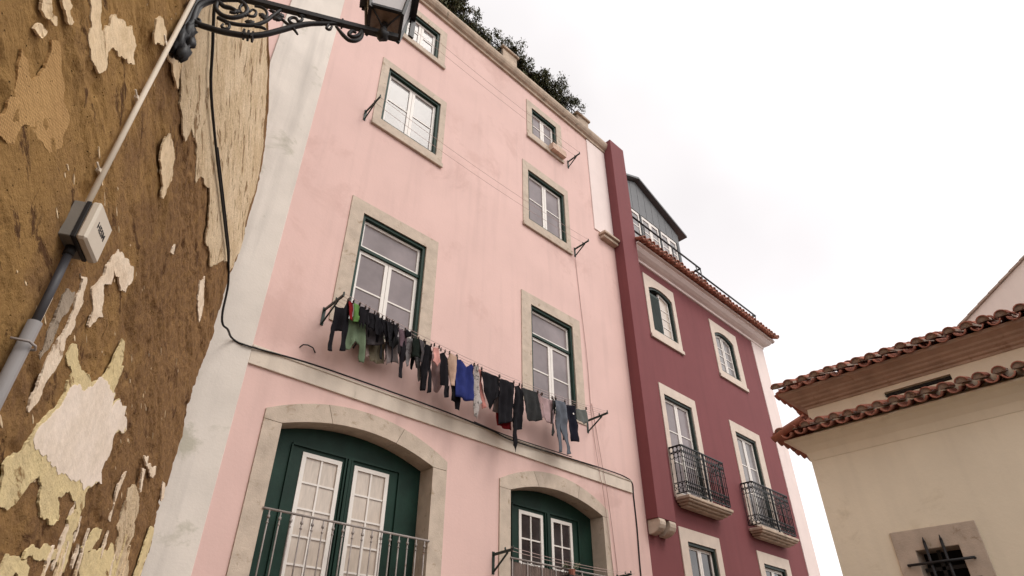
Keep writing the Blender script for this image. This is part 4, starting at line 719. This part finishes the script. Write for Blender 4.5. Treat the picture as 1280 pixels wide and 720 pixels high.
# balconies
def balcony(x0, x1, zs_, zr, pr_=.32):
    t = MB()
    t.box(x0-.03, x1+.03, YF-pr_-.04, YF-.021, zs_-.07, zs_)
    t.box(x0+.0, x1-.0, YF-pr_-.01, YF-.021, zs_-.11, zs_-.071)
    t.box(x0+.06, x1-.06, YF-pr_+.06, YF-.021, zs_-.155, zs_-.111)
    t.box(x0+.11, x1-.11, YF-pr_+.13, YF-.021, zs_-.19, zs_-.156)
    bl = t.build('balcony', M['cornice'], rb, .014)
    q = MB(); yf = YF-pr_
    def run(P, Q, n_):
        P, Q = Vector(P), Vector(Q); z1, z2 = zs_+.06, zr
        q.bar(P+Vector((0,0,z2)), Q+Vector((0,0,z2)), .035, .022)
        q.bar(P+Vector((0,0,z2-.13)), Q+Vector((0,0,z2-.13)), .012, .012)
        q.bar(P+Vector((0,0,z1+.22)), Q+Vector((0,0,z1+.22)), .012, .012)
        q.bar(P+Vector((0,0,z1)), Q+Vector((0,0,z1)), .02, .015)
        for i in range(n_+1):
            p = P.lerp(Q, i/n_); q.tube([p+Vector((0,0,z1)), p+Vector((0,0,z2))], .0105, 4)
            for zz in (z2-.35, z1+.42): q.tube([p+Vector((0,0,zz-.018)), p+Vector((0,0,zz)), p+Vector((0,0,zz+.018))], .015, 5)
        for i in range(n_):
            a, b_ = P.lerp(Q, i/n_), P.lerp(Q, (i+1)/n_); c = (a+b_)/2; hw = (b_-a)*.5
            for zc_, hh in ((z1+.055,.055),(z1+.165,.055)):   # lattice diamonds at the foot
                q.tube([c-hw+Vector((0,0,zc_)), c+Vector((0,0,zc_+hh)), c+hw+Vector((0,0,zc_)), c+Vector((0,0,zc_-hh)), c-hw+Vector((0,0,zc_))], .0085, 4)
            for zc_, hh in ((z2-.065,.058),(z2-.20,.06)):       # circles at the head
                q.tube([c+hw*math.cos(k*math.pi/5)*.95+Vector((0,0,zc_+hh*math.sin(k*math.pi/5))) for k in range(11)], .0085, 4)
    run((x0,yf,0),(x1,yf,0),21); run((x0,yf,0),(x0,YF-.022,0),3); run((x1,yf,0),(x1,YF-.022,0),3)
    xm = (x0+x1)/2; q.bar((xm,yf-.008,zs_),(xm,yf-.008,zr),.03,.03)
    q.build('balcony_railing', M['iron'], bl)
balcony(11.62, 13.34, 5.30, 6.35); balcony(14.66, 16.50, 5.18, 6.22)

# ================================================================ CREAM CHAPEL ON THE RIGHT
XC = 9.0; YC = 3.18
cb = thing('cream_building', (XC, 0, 0), 'low cream building with two tiers of red roof tiles and a barred window', 'building')
# front wall faces -x ; openings built from boxes
b = MB()
def yb_box(y0,y1,z0,z1,x0=XC,x1=XC+.5): b.box(x0,x1,y0,y1,z0,z1)
wy0, wy1, wz0, wz1 = 1.80, 2.28, 2.62, 3.21
yb_box(wy1, YC, 0, 4.51); yb_box(-9, wy0, 0, 4.51); yb_box(wy0, wy1, 0, wz0); yb_box(wy0, wy1, wz1, 4.51)
b.box(XC+.5, 16, YC-.5, YC, 0, 4.51); b.box(15.5, 16, -9, YC-.5, 0, 4.51)
b.build('wall', M['cream'], cb)
def hip_profile(prof, xf, yc, y_end, x_end):
    """profile (outward, z) swept along the -x face from y_end to the corner and round along +x"""
    q = MB(); n_ = len(prof); vs = []
    for o_, z in prof: vs.append((xf-o_, y_end, z))
    for o_, z in prof: vs.append((xf-o_, yc+o_, z))
    for o_, z in prof: vs.append((x_end, yc+o_, z))
    q.add(vs, [(j*n_+i, j*n_+(i+1) % n_, (j+1)*n_+(i+1) % n_, (j+1)*n_+i) for j in (0,1) for i in range(n_)] + [tuple(range(n_)), tuple(2*n_+i for i in range(n_))])
    return q
hip_profile([(-.3,4.511),(.006,4.511),(.012,4.535),(.03,4.62),(.08,4.70),(.15,4.765),(.22,4.79),(.22,4.81),(-.3,4.83)], XC, YC, -9, 16).build('lower_cornice', M['cream'], cb)
# lower skirt of tiles
pc = .192
tile_roof(cb, (XC-.33, YC+.33-25*pc*1.0-.02, 4.865), (0,1,0), (1,0,.35), 25, pc, courses=1, step=.44, seed=11, clip=None)
tile_roof(cb, (XC-.30, YC+.30, 4.865), (1,0,0), (0,-1,.35), 30, pc, courses=1, step=.44, mortar=False, seed=12)
# upper frieze (set back) with the vent slot
b = MB(); XU = XC+.10; YU = YC-.10
sy0, sy1, sz0, sz1 = 1.22, 2.03, 5.13, 5.21
b.box(XU,XU+.4,sy1,YU,4.831,5.28); b.box(XU,XU+.4,-9,sy0,4.831,5.28); b.box(XU,XU+.4,sy0,sy1,4.831,sz0); b.box(XU,XU+.4,sy0,sy1,sz1,5.28)
b.box(XU+.4,16,YU-.4,YU,4.831,5.28); b.build('frieze', M['cream'], cb)
b = MB(); b.box(XU+.10,XU+.13,sy0-.01,sy1+.01,sz0-.01,sz1+.01); s_ = b.build('vent_slot', M['black'], cb)
b = MB(); b.bar((XU+.03,sy0,sz0+.035),(XU+.03,sy1,sz0+.035),.012); b.bar((XU+.03,sy0,sz0+.06),(XU+.03,sy1,sz0+.06),.008); b.build('vent_bars', M['iron'], s_)
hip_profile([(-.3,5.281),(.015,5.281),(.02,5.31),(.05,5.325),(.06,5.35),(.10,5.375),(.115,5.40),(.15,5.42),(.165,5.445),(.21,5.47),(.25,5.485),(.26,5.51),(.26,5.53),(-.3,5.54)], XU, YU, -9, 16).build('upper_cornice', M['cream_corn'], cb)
def clipf(s): return 99
tile_roof(cb, (XU-.34, YU+.34-29*pc-.02, 5.565), (0,1,0), (1,0,.40), 29, pc, courses=7, step=.36, seed=13, clip=lambda s: 29*pc-s)
tile_roof(cb, (XU-.31, YU+.31, 5.565), (1,0,0), (0,-1,.40), 30, pc, courses=7, step=.36, mortar=False, seed=14, clip=lambda s: s)
b = MB(); b.add([(XU-.2,-9,5.545),(XU-.2,YU+.2,5.545),(XU+3.0,YU-3.0,6.80),(XU+3.0,-9,6.80),(16,YU+.2,5.545),(16,YU-3.0,6.80)], [(0,1,2,3),(1,4,5,2)]); b.build('roof', M['tile'], cb)
# barred window
def yring(q, inn, out, x0, x1):
    n_ = len(inn); vs = [(x0,y,z) for y,z in out]+[(x0,y,z) for y,z in inn]+[(x1,y,z) for y,z in inn]+[(x1,y,z) for y,z in out]; fs = []
    for i in range(n_):
        j = (i+1) % n_; fs += [(i,j,n_+j,n_+i),(n_+i,n_+j,2*n_+j,2*n_+i),(3*n_+i,3*n_+j,j,i),(2*n_+i,2*n_+j,3*n_+j,3*n_+i)]
    q.add(vs, fs)
q = MB(); yring(q, [(wy0+.01,wz0+.01),(wy0+.01,wz1-.01),(wy1-.01,wz1-.01),(wy1-.01,wz0+.01)], [(1.57,2.38),(1.57,3.435),(2.49,3.44),(2.49,2.38)], XC-.025, XC+.30)
wd = q.build('window', M['stone'], cb, .006)
q = MB(); q.box(XC+.27,XC+.28,wy0-.01,wy1+.01,wz0-.01,wz1+.01); q.build('pane', M['black'], wd)
q = MB()
for y in (1.96, 2.14):
    q.tube([(XC-.055,y,2.45),(XC-.055,y,3.27)], .017, 8); q.tube([(XC-.055,y,3.27),(XC-.055,y,3.33)], lambda u: .017*(1-.75*u), 8)
for z in (3.045, 2.84, 2.63):
    q.tube([(XC-.075,1.69,z),(XC-.075,2.39,z)], .015, 8)
    for y in (1.70, 2.38): q.tube([(XC-.075,y,z),(XC+.01,y,z)], .014, 6)
q.build('window_bars', M['iron'], wd)
q = MB(); q.box(XC+.12,XC+.15,2.05,2.09,wz0,wz1); q.box(XC+.12,XC+.15,wy0,wy1,2.98,3.02); q.build('frame', M['iron'], wd)
# gable wall of the taller building behind
gb = thing('church_gable', (14, -1, 0), 'pale pink gable wall rising behind the tiled roof at the right edge', 'building')
q = MB(); q.prism([(2.0,5),(2.0,7.62),(1.17,8.15),(-.05,8.93),(-3.0,10.8),(-6,8.93),(-6,5)], (14,0,0), (0,1,0), (0,0,1), (.6,0,0)); q.build('wall', M['gable'], gb)
q = MB()
for a, b_ in (((2.1,7.57),(-3.0,10.82)),):
    n_ = 22
    for k in range(n_):
        y0, z0 = a[0]+(b_[0]-a[0])*k/n_, a[1]+(b_[1]-a[1])*k/n_; y1, z1 = a[0]+(b_[0]-a[0])*(k+1.06)/n_, a[1]+(b_[1]-a[1])*(k+1.06)/n_
        q.bar((14.3,y0,z0+.022),(14.3,y1,z1+.010),.72,.035)
q.build('coping', M['tile_pale'], gb)

# ================================================================ WEATHERED WALL ON THE LEFT
wb = thing('weathered_house', wallpt(0, 0), 'ochre brown house wall at the left with peeling plaster, close to the camera', 'building')
def edge_a(z):
    E_ = WALL_EDGE
    if z <= E_[0][1]: return E_[0][0]
    for (a0, z0), (a1, z1) in zip(E_, E_[1:]):
        if z0 <= z <= z1: return a0 + (a1-a0)*(z-z0)/(z1-z0)
    return E_[-1][0]
WALL_EDGE.sort(key=lambda p: p[1])
def sstep(x, a, b): x = max(0, min(1, (x-a)/(b-a))); return x*x*(3-2*x)
def rough(a, z):
    # coats of old render broken off in terraces, dragged and pitted: a real height field
    cs, sn = math.cos(R(DRAG)), math.sin(R(DRAG)); s_ = a*cs + z*sn; t_ = -a*sn + z*cs
    v = Vector((s_, t_*.55, 3.3)); n1 = noise.fractal(v*1.9, 1.0, 2.1, 6)
    h = -.012*sstep(n1, .06, .12) - .010*sstep(n1, .26, .30) + .008*n1
    g2 = noise.fractal(Vector((s_*6, t_*2.4, 7.7)), 1.0, 2.0, 4); h -= .034*max(0, g2-.10)
    m_ = .25 + .75*sstep(noise.noise(Vector((a*.8, z*.8, 1.5))), -.25, .25)
    h += (.008*noise.noise(Vector((s_*19, t_*12, 5))) + .004*noise.noise(Vector((a*26, z*24, 9))))*m_
    return max(-.055, min(.001, h-.003))
q = MB(); A0, Z1 = -4.0, 11.0; ns, nz_ = 440, 460
vs = []; al = []
for i in range(ns+1):
    u = i/ns; al.append(u)
zl = [2.0*k/20 for k in range(20)] + [2 + 6.4*k/420 for k in range(420)] + [8.4 + 2.6*k/20 for k in range(21)]
idx = 0
for k, z in enumerate(zl):
    ea = edge_a(z) + .012*noise.noise(Vector((0, z*9, 2)))
    for i in range(ns+1):
        u = al[i]; a = A0 + (0.6-A0)*(u/.08) if u < .08 else .6 + (ea-.6)*((u-.08)/.92)
        dd_ = ea - a; rnd_ = 0
        if dd_ < .09: rnd_ = .09 - math.sqrt(max(0, .09**2 - (.09-dd_)**2))
        vs.append(wallpt(a, z, rough(a, z) - rnd_))
    vs.append(wallpt(ea-.02, z, -4.5)); 
row = ns+2
fs = [(k*row+i, k*row+i+1, (k+1)*row+i+1, (k+1)*row+i) for k in range(nz_) for i in range(ns+1)]
q.add(vs, fs, True)
top = [nz_*row+i for i in range(ns+2)]
q.add([wallpt(A0, Z1, -4.5), wallpt(A0, 0, -4.5), wallpt(A0, 0, 0), wallpt(A0, Z1, 0), wallpt(3, Z1, -4.5), wallpt(edge_a(11), Z1, 0)], [(0,1,2,3),(0,3,5,4)])
wall_o = q.build('wall', M['earth'], wb)
def jag(poly, amp, depth, rnd):
    for _ in range(depth):
        out = []
        for i in range(len(poly)):
            a, b_ = Vector(poly[i]), Vector(poly[(i+1) % len(poly)]); L_ = (b_-a).length
            out.append(tuple(a))
            if L_ > .008:
                m_ = (a+b_)/2; nn = Vector((-(b_-a).y, (b_-a).x)); out.append(tuple(m_ + nn*rnd.uniform(-amp, amp)))
        poly = out
    return poly
LAB = dict(cream='cream paint flake', pale='pale thin flake', streak='streaked pale plaster', cement='grey cement repair', ochre='yellowish cream paint flake', coat='lilac white paint coat')
for i, (kind, poly) in enumerate(FLAKES):
    rnd = random.Random(i+50); base = {'streak': .002, 'cement': .001, 'coat': .0055}.get(kind, .003)
    P = jag(poly, .17, 5, rnd)
    bm = bmesh.new(); f = bm.faces.new([bm.verts.new((a, z, 0)) for a, z in P]); bmesh.ops.triangulate(bm, faces=[f])
    xs_ = [p[0] for p in P]; zs_ = [p[1] for p in P]; st = .05 if max(xs_)-min(xs_) < 1 else .09
    for ax, lo, hi in ((0, min(xs_), max(xs_)), (1, min(zs_), max(zs_))):
        k = math.floor(lo/st)
        while k*st < hi:
            co = [0,0,0]; no = [0,0,0]; co[ax] = k*st; no[ax] = 1
            bmesh.ops.bisect_plane(bm, geom=bm.verts[:]+bm.edges[:]+bm.faces[:], plane_co=co, plane_no=no, dist=1e-5); k += 1
    bnd = {v for e in bm.edges if e.is_boundary for v in e.verts}
    for v in bm.verts:
        a, z = v.co.x, v.co.y; curl = (.010*max(0, noise.noise(Vector((a*5, z*5, i))))) if v in bnd and kind not in ('coat',) else 0
        ea = edge_a(z); dd_ = ea - a; rr = (.09 - math.sqrt(max(0, .09**2 - (.09-max(dd_,0))**2))) if dd_ < .09 else 0
        v.co.z = base + curl + .0015*noise.noise(Vector((a*4, z*4, 2))) - rr
    r = bmesh.ops.extrude_face_region(bm, geom=bm.faces[:])
    ev = {e for e in r['geom'] if isinstance(e, bmesh.types.BMVert)}
    for v in ev: v.co.z -= .012 if kind not in ('coat',) else .006
    for v in bm.verts: v.co = wallpt(v.co.x, v.co.y, v.co.z)
    bmesh.ops.recalc_face_normals(bm, faces=bm.faces)
    me = bpy.data.meshes.new('plaster_flake'); bm.to_mesh(me); bm.free(); me.materials.append(M['fk_'+kind])
    o = bpy.data.objects.new('plaster_flake', me); C.objects.link(o); o.parent = wb; o.matrix_parent_inverse = Matrix.Translation(-wb.location); o['label'] = LAB[kind]
# long dragged slivers of yellowish paint near the foot of the wall
rnd = random.Random(31)
for i in range(20):
    a, z = rnd.uniform(4.4, 6.3), rnd.uniform(2.15, 2.62); ln_, wd_ = rnd.uniform(.14, .42), rnd.uniform(.018, .05)
    c_, s2_ = math.sin(R(12+rnd.gauss(0,5))), 1; P = []
    for k in range(14):
        f_ = 2*math.pi*k/14; u, v_ = math.cos(f_)*ln_/2*rnd.uniform(.8,1.15), math.sin(f_)*wd_/2*rnd.uniform(.35,1.5); P.append((a+u*-c_+v_, z+u))
    P = jag(P, .2, 3, rnd); q = MB(); q.prism(P, wallpt(0,0,-.006), WA, (0,0,1), WN*(.012+rnd.uniform(0,.002)))
    o = q.build('plaster_flake', M[rnd.choice(['fk_ochre','fk_pale','fk_cream'])], wb); o['label'] = 'thin dragged sliver of old paint'
# crumbs and slivers of old paint left on the bare mortar
rnd = random.Random(77); q = MB()
for i in range(120):
    z = rnd.uniform(2.3, 4.2) if i < 110 else rnd.uniform(3.5, 7); a = rnd.uniform(2.7, 5.9) if i < 110 else rnd.uniform(2.2, 5.4)
    if a > edge_a(z)-.15: continue
    ln_, wd_ = rnd.uniform(.012, .09) * (1 if i < 110 else .4), rnd.uniform(.004, .014); th_ = R(62 + rnd.gauss(0, 9)) if i < 110 else R(70+rnd.gauss(0,14))
    c_, s2_ = math.sin(th_), -math.cos(th_); n_ = 9; P = []
    for k in range(n_):
        f_ = 2*math.pi*k/n_; u, v_ = math.cos(f_)*ln_/2*rnd.uniform(.6,1.2), math.sin(f_)*wd_/2*rnd.uniform(.4,1.4); P.append((a+u*c_-v_*s2_, z+u*s2_+v_*c_))
    q.prism(P, wallpt(0,0,rough(a,z)-.004), WA, (0,0,1), WN*.007)
o = q.build('paint_crumbs', M['fk_cream'], wb); tag(o, 'slivers and crumbs of old pale paint', kind='stuff')
# mesh-printed render patch
mp_ = [(2.028, 3.804), (2.089, 3.818), (2.168, 3.789), (2.194, 3.848), (2.18, 3.956), (2.136, 4.021), (2.173, 4.063), (2.269, 4.03), (2.411, 3.949), (2.528, 3.943), (2.584, 3.809), (2.522, 3.709), (2.405, 3.676), (2.328, 3.669), (2.273, 3.618), (2.298, 3.539), (2.215, 3.49), (2.142, 3.466), (2.15, 3.568), (2.124, 3.658), (2.071, 3.742)]
P = jag(mp_, .15, 3, random.Random(4)); q = MB()
q.prism(P, wallpt(0,0,-.0135), WA, (0,0,1), WN*.0105); o = q.build('mesh_render', M['mesh'], wb); o['label'] = 'patch of render printed with reinforcing mesh'
# conduit, box, pipes
cd = MB(); cd.tube([wallpt(2.975, 3.70, .02), wallpt(2.976, 4.7, .02), wallpt(2.990, 5.7, .02), wallpt(3.0, 9, .02)], .016, 10)
o = cd.build('conduit', M['conduit']); tag(o, 'cream painted conduit climbing the brown wall above the junction box', 'conduit')
for z in (4.02, 4.62, 5.16, 5.9):
    k = MB(); k.bar(wallpt(2.945, z, .004), wallpt(3.02, z, .004), .02, .02); k.tube([wallpt(2.90, z+.005, .006), wallpt(2.975, z, .006)], .006, 5); k.build('clip', M['conduit'], o)
jb = thing('junction_box', wallpt(3.01, 3.53), 'square cream junction box with dark lettering at the foot of the conduit', 'junction box')
k = MB(); k.obox(wallpt(2.905, 3.54, -.01), WA*.215, Vector((0,0,.22)), WN*.058); k.build('back_box', M['box_grey'], jb, .004)
k = MB(); k.obox(wallpt(2.900, 3.535, .049), WA*.225, Vector((0,0,.23)), WN*.022); k.build('gasket', M['rubber'], jb, .003)
k = MB(); k.obox(wallpt(2.897, 3.532, .0715), WA*.231, Vector((0,0,.236)), WN*.05); cv_ = k.build('cover', M['box'], jb, .012)
k = MB(); k.tube([wallpt(3.01, 3.49, .03), wallpt(3.01, 3.54, .03)], .026, 10); k.build('cable_gland', M['rubber'], jb)
fc = bpy.data.curves.new('lettering', 'FONT'); fc.body = 'HESM'; fc.size = .052; fc.extrude = .0006; fc.align_x = 'CENTER'; fc.offset = .0012
to = bpy.data.objects.new('tmp', fc); C.objects.link(to); bpy.context.view_layer.update()
me = bpy.data.meshes.new_from_object(to.evaluated_get(bpy.context.evaluated_depsgraph_get())); bpy.data.objects.remove(to)
mtx = Matrix((( WA.x, 0, WN.x, 0), (WA.y, 0, WN.y, 0), (0, 1, 0, 0), (0,0,0,1))); mtx.translation = wallpt(3.012, 3.645, .1222)
me.transform(mtx); me.materials.clear(); me.materials.append(M['rubber']); lo = bpy.data.objects.new('lettering', me); C.objects.link(lo); lo.parent = cv_

k = MB(); k.tube([wallpt(3.01, 3.50, .03), wallpt(3.02, 3.30, .03), wallpt(3.01, 3.08, .035)], .02, 10)
o = k.build('pipe', M['pipe_dark']); tag(o, 'short dark pipe joining the junction box to the thick grey pipe', 'pipe')
k = MB(); k.tube([wallpt(3.01, 3.10, .035), wallpt(3.005, 0.1, .035)], .031, 14)
o = k.build('pipe', M['pipe']); tag(o, 'thick grey pipe running down the brown wall below the junction box', 'pipe')
k = MB(); k.tube([wallpt(3.075, 3.28, .012), wallpt(3.062, 0.1, .012)], .014, 8)
o = k.build('pipe', M['conduit']); tag(o, 'slim cream pipe close beside the thick grey pipe', 'pipe')
k = MB()
for z in (2.98, 1.7): k.tube([wallpt(2.95, z, .0), wallpt(2.965, z, .07), wallpt(3.01, z, .082), wallpt(3.05, z, .07), wallpt(3.062, z, 0)], .006, 6)
o2 = k.build('pipe_clamp', M['iron_grey']); tag(o2, 'metal clamp round the top of the thick grey pipe', 'clamp')
# cable from the lantern along the wall and over to the pink band
pts = [wallpt(a, z, .03) for a, z in ((3.20,6.3),(3.264,6.145),(3.40,6.05),(3.574,5.966),(3.854,5.819),(4.434,5.764),(5.059,5.749),(5.75,5.73),(6.076,5.717),(6.462,5.602),(6.606,5.315))]
pts += [wallpt(6.70, 5.215, .05), wallpt(6.78, 5.20, .10)]
pts += [Vector((2.16,6.93,5.275)), Vector((2.37,6.945,5.262)), Vector((3.118,6.955,5.325)), Vector((3.951,6.945,5.335)), Vector((5.317,6.945,5.335)), Vector((6.319,6.94,5.30)), Vector((6.849,6.93,5.245)), Vector((8.017,6.94,5.29)), Vector((9.355,6.945,5.335)), Vector((9.92,6.955,5.325)), Vector((10.11,6.975,5.25)), Vector((10.12,6.985,5.05)), Vector((10.12,6.985,4.44)), Vector((10.08,6.985,3.6)), Vector((10.07,6.985,2.0))]
cable('black_cable', pts, .0125, 'black cable from the lantern along the brown wall and over the cream band', 'cable')
cable('black_cable', [(6.0,6.94,5.335),(6.5,6.93,5.30),(7.1,6.925,5.30),(7.9,6.93,5.325),(8.3,6.94,5.335)], .008, 'short slack second cable on the middle of the cream band', 'cable')
cable('black_cable', [wallpt(a, z, .035) for a, z in ((4.5,5.79),(5.1,5.785),(5.75,5.77),(6.05,5.745),(6.40,5.61))], .008, 'second thinner cable clipped above the first on the brown wall', 'cable')

# ---------------------------------------------------------------- street lantern on scrolled bracket
A_L = 3.074
def lp(nd, z, da=0): return wallpt(A_L+da, z, nd)
ln = thing('street_lantern', lp(0, 5.3), 'black wrought iron street lantern on a scrolled wall bracket', 'lantern')
def smooth(P, k=5):
    P = [Vector(p) for p in P]; out = []
    for i in range(len(P)-1):
        a, b_, c, d_ = P[max(i-1,0)], P[i], P[i+1], P[min(i+2,len(P)-1)]
        for j in range(k):
            t = j/k; out.append(.5*((2*b_)+(-a+c)*t+(2*a-5*b_+4*c-d_)*t*t+(-a+3*b_-3*c+d_)*t**3))
    return out + [P[-1]]
br = MB()
br.bar(lp(.03,5.988), lp(1.43,5.988), .04, .045)
br.bar(lp(.03,5.30), lp(.03,6.35), .05, .035)
for r_0, P in SCROLLS: br.tube(smooth([lp(a, z) for a, z in P]), lambda u, r0=r_0*1.2: r0*(1 if u < .75 else 1-.35*(u-.75)*4), 8)
cx_, cz_ = SCROLLS[1][1][5]
for s0 in ((cx_-.03,cz_+.004),(cx_,cz_),(cx_+.03,cz_-.002),(1.0,5.985)):
    br.bar(lp(s0[0]-.007, s0[1], 0), lp(s0[0]+.007, s0[1], 0), .056, .056)
def blob(q, c, rx, rn, rz, n_=10, m_=7, seed=0):
    vs = []; 
    for j in range(m_+1):
        th = math.pi*j/m_
        for k in range(n_):
            ph = 2*math.pi*k/n_; s_ = 1 + .25*math.sin(5*ph+seed)*math.sin(th*3) + .45*noise.noise(Vector((math.cos(ph)*2.1+seed, j*.9, math.sin(ph)*2.1)))
            vs.append(Vector(c) + WN*(rn*s_*math.sin(th)*math.cos(ph)) + WA*(rx*s_*math.sin(th)*math.sin(ph)) + Vector((0,0,rz*s_*math.cos(th))))
    q.add(vs, [(j*n_+k, j*n_+(k+1) % n_, (j+1)*n_+(k+1) % n_, (j+1)*n_+k) for j in range(m_) for k in range(n_)], True)
for j, ((a, z), r0) in enumerate(SCROLL_LEAVES): blob(br, lp(a, z), .012, r0*1.5, r0*1.1, seed=j)
br.build('bracket', M['iron'], ln)
ms = MB(); blob(ms, lp(.03,5.34), .07, .05, .13, 16, 12, seed=3); blob(ms, lp(.07,5.25), .045, .045, .08, 14, 9, seed=4.4); blob(ms, lp(.045,5.47), .05, .045, .07, 14, 9, seed=5.2); blob(ms, lp(.09,5.36), .03, .035, .05, 12, 8, seed=6.1)
ms.build('wall_boss', M['iron'], ln)
LC = (1.31, -.01); zb = 6.12; zt = 6.56; hb, ht = .125, .185
def lc(i, h, z): sx, sy = ((-1,-1),(1,-1),(1,1),(-1,1))[i % 4]; return wallpt(A_L+LC[1]+sy*h, z, LC[0]+sx*h)
fr = MB()
for i in range(4):
    fr.bar(lc(i,hb,zb-.03), lc(i,ht,zt+.02), .024, .024)
    for h, z in ((hb,zb),(ht,zt)): fr.bar(lc(i,h,z), lc(i+1,h,z), .026, .026)
    fr.tube([lc(i,hb*.97,zb), wallpt(A_L+LC[1], zb-.05, LC[0]).lerp(lc(i,hb*.8,zb-.04), .45), wallpt(A_L+LC[1], zb-.10, LC[0])], .008, 6)
fr.tube([wallpt(A_L+LC[1], 5.98, LC[0]), wallpt(A_L+LC[1], zb-.02, LC[0])], .028, 10); blob(fr, wallpt(A_L+LC[1], 5.965, LC[0]), .05, .05, .05, seed=9)
# small drop bars hanging at the outer corners of the wide upper frame
for i in (0, 2): fr.bar(lc(i,ht+.035,zt-.22), lc(i,ht+.035,zt+.02), .045, .02)
for i in range(4): fr.bar(lc(i,ht+.035,zt+.02), lc(i+1,ht+.035,zt+.02), .04, .03)
fr.build('frame', M['iron'], ln)
gs = MB()
for i in range(4): gs.add([lc(i,hb-.004,zb), lc(i+1,hb-.004,zb), lc(i+1,ht-.004,zt), lc(i,ht-.004,zt)], [(0,1,2,3)])
gs.build('side_glass', M['lampglass'], ln)
gs = MB(); gs.add([lc(i,hb-.008,zb-.004) for i in range(4)] + [lc(i,hb-.008,zb+.004) for i in range(4)], [(0,1,2,3),(7,6,5,4),(0,1,5,4),(1,2,6,5),(2,3,7,6),(3,0,4,7)]); gs.build('bottom_glass', M['lampbottom'], ln)
hd = MB(); P4 = [lc(i,ht+.05,zt+.03) for i in range(4)]; Q4 = [lc(i,.06,zt+.22) for i in range(4)]; U4 = [lc(i,.045,zt+.30) for i in range(4)]
hd.add(P4+Q4+U4, [(j*4+i, j*4+(i+1) % 4, (j+1)*4+(i+1) % 4, (j+1)*4+i) for j in (0,1) for i in range(4)] + [(3,2,1,0),(8,9,10,11)]); hd.build('hood', M['iron'], ln)
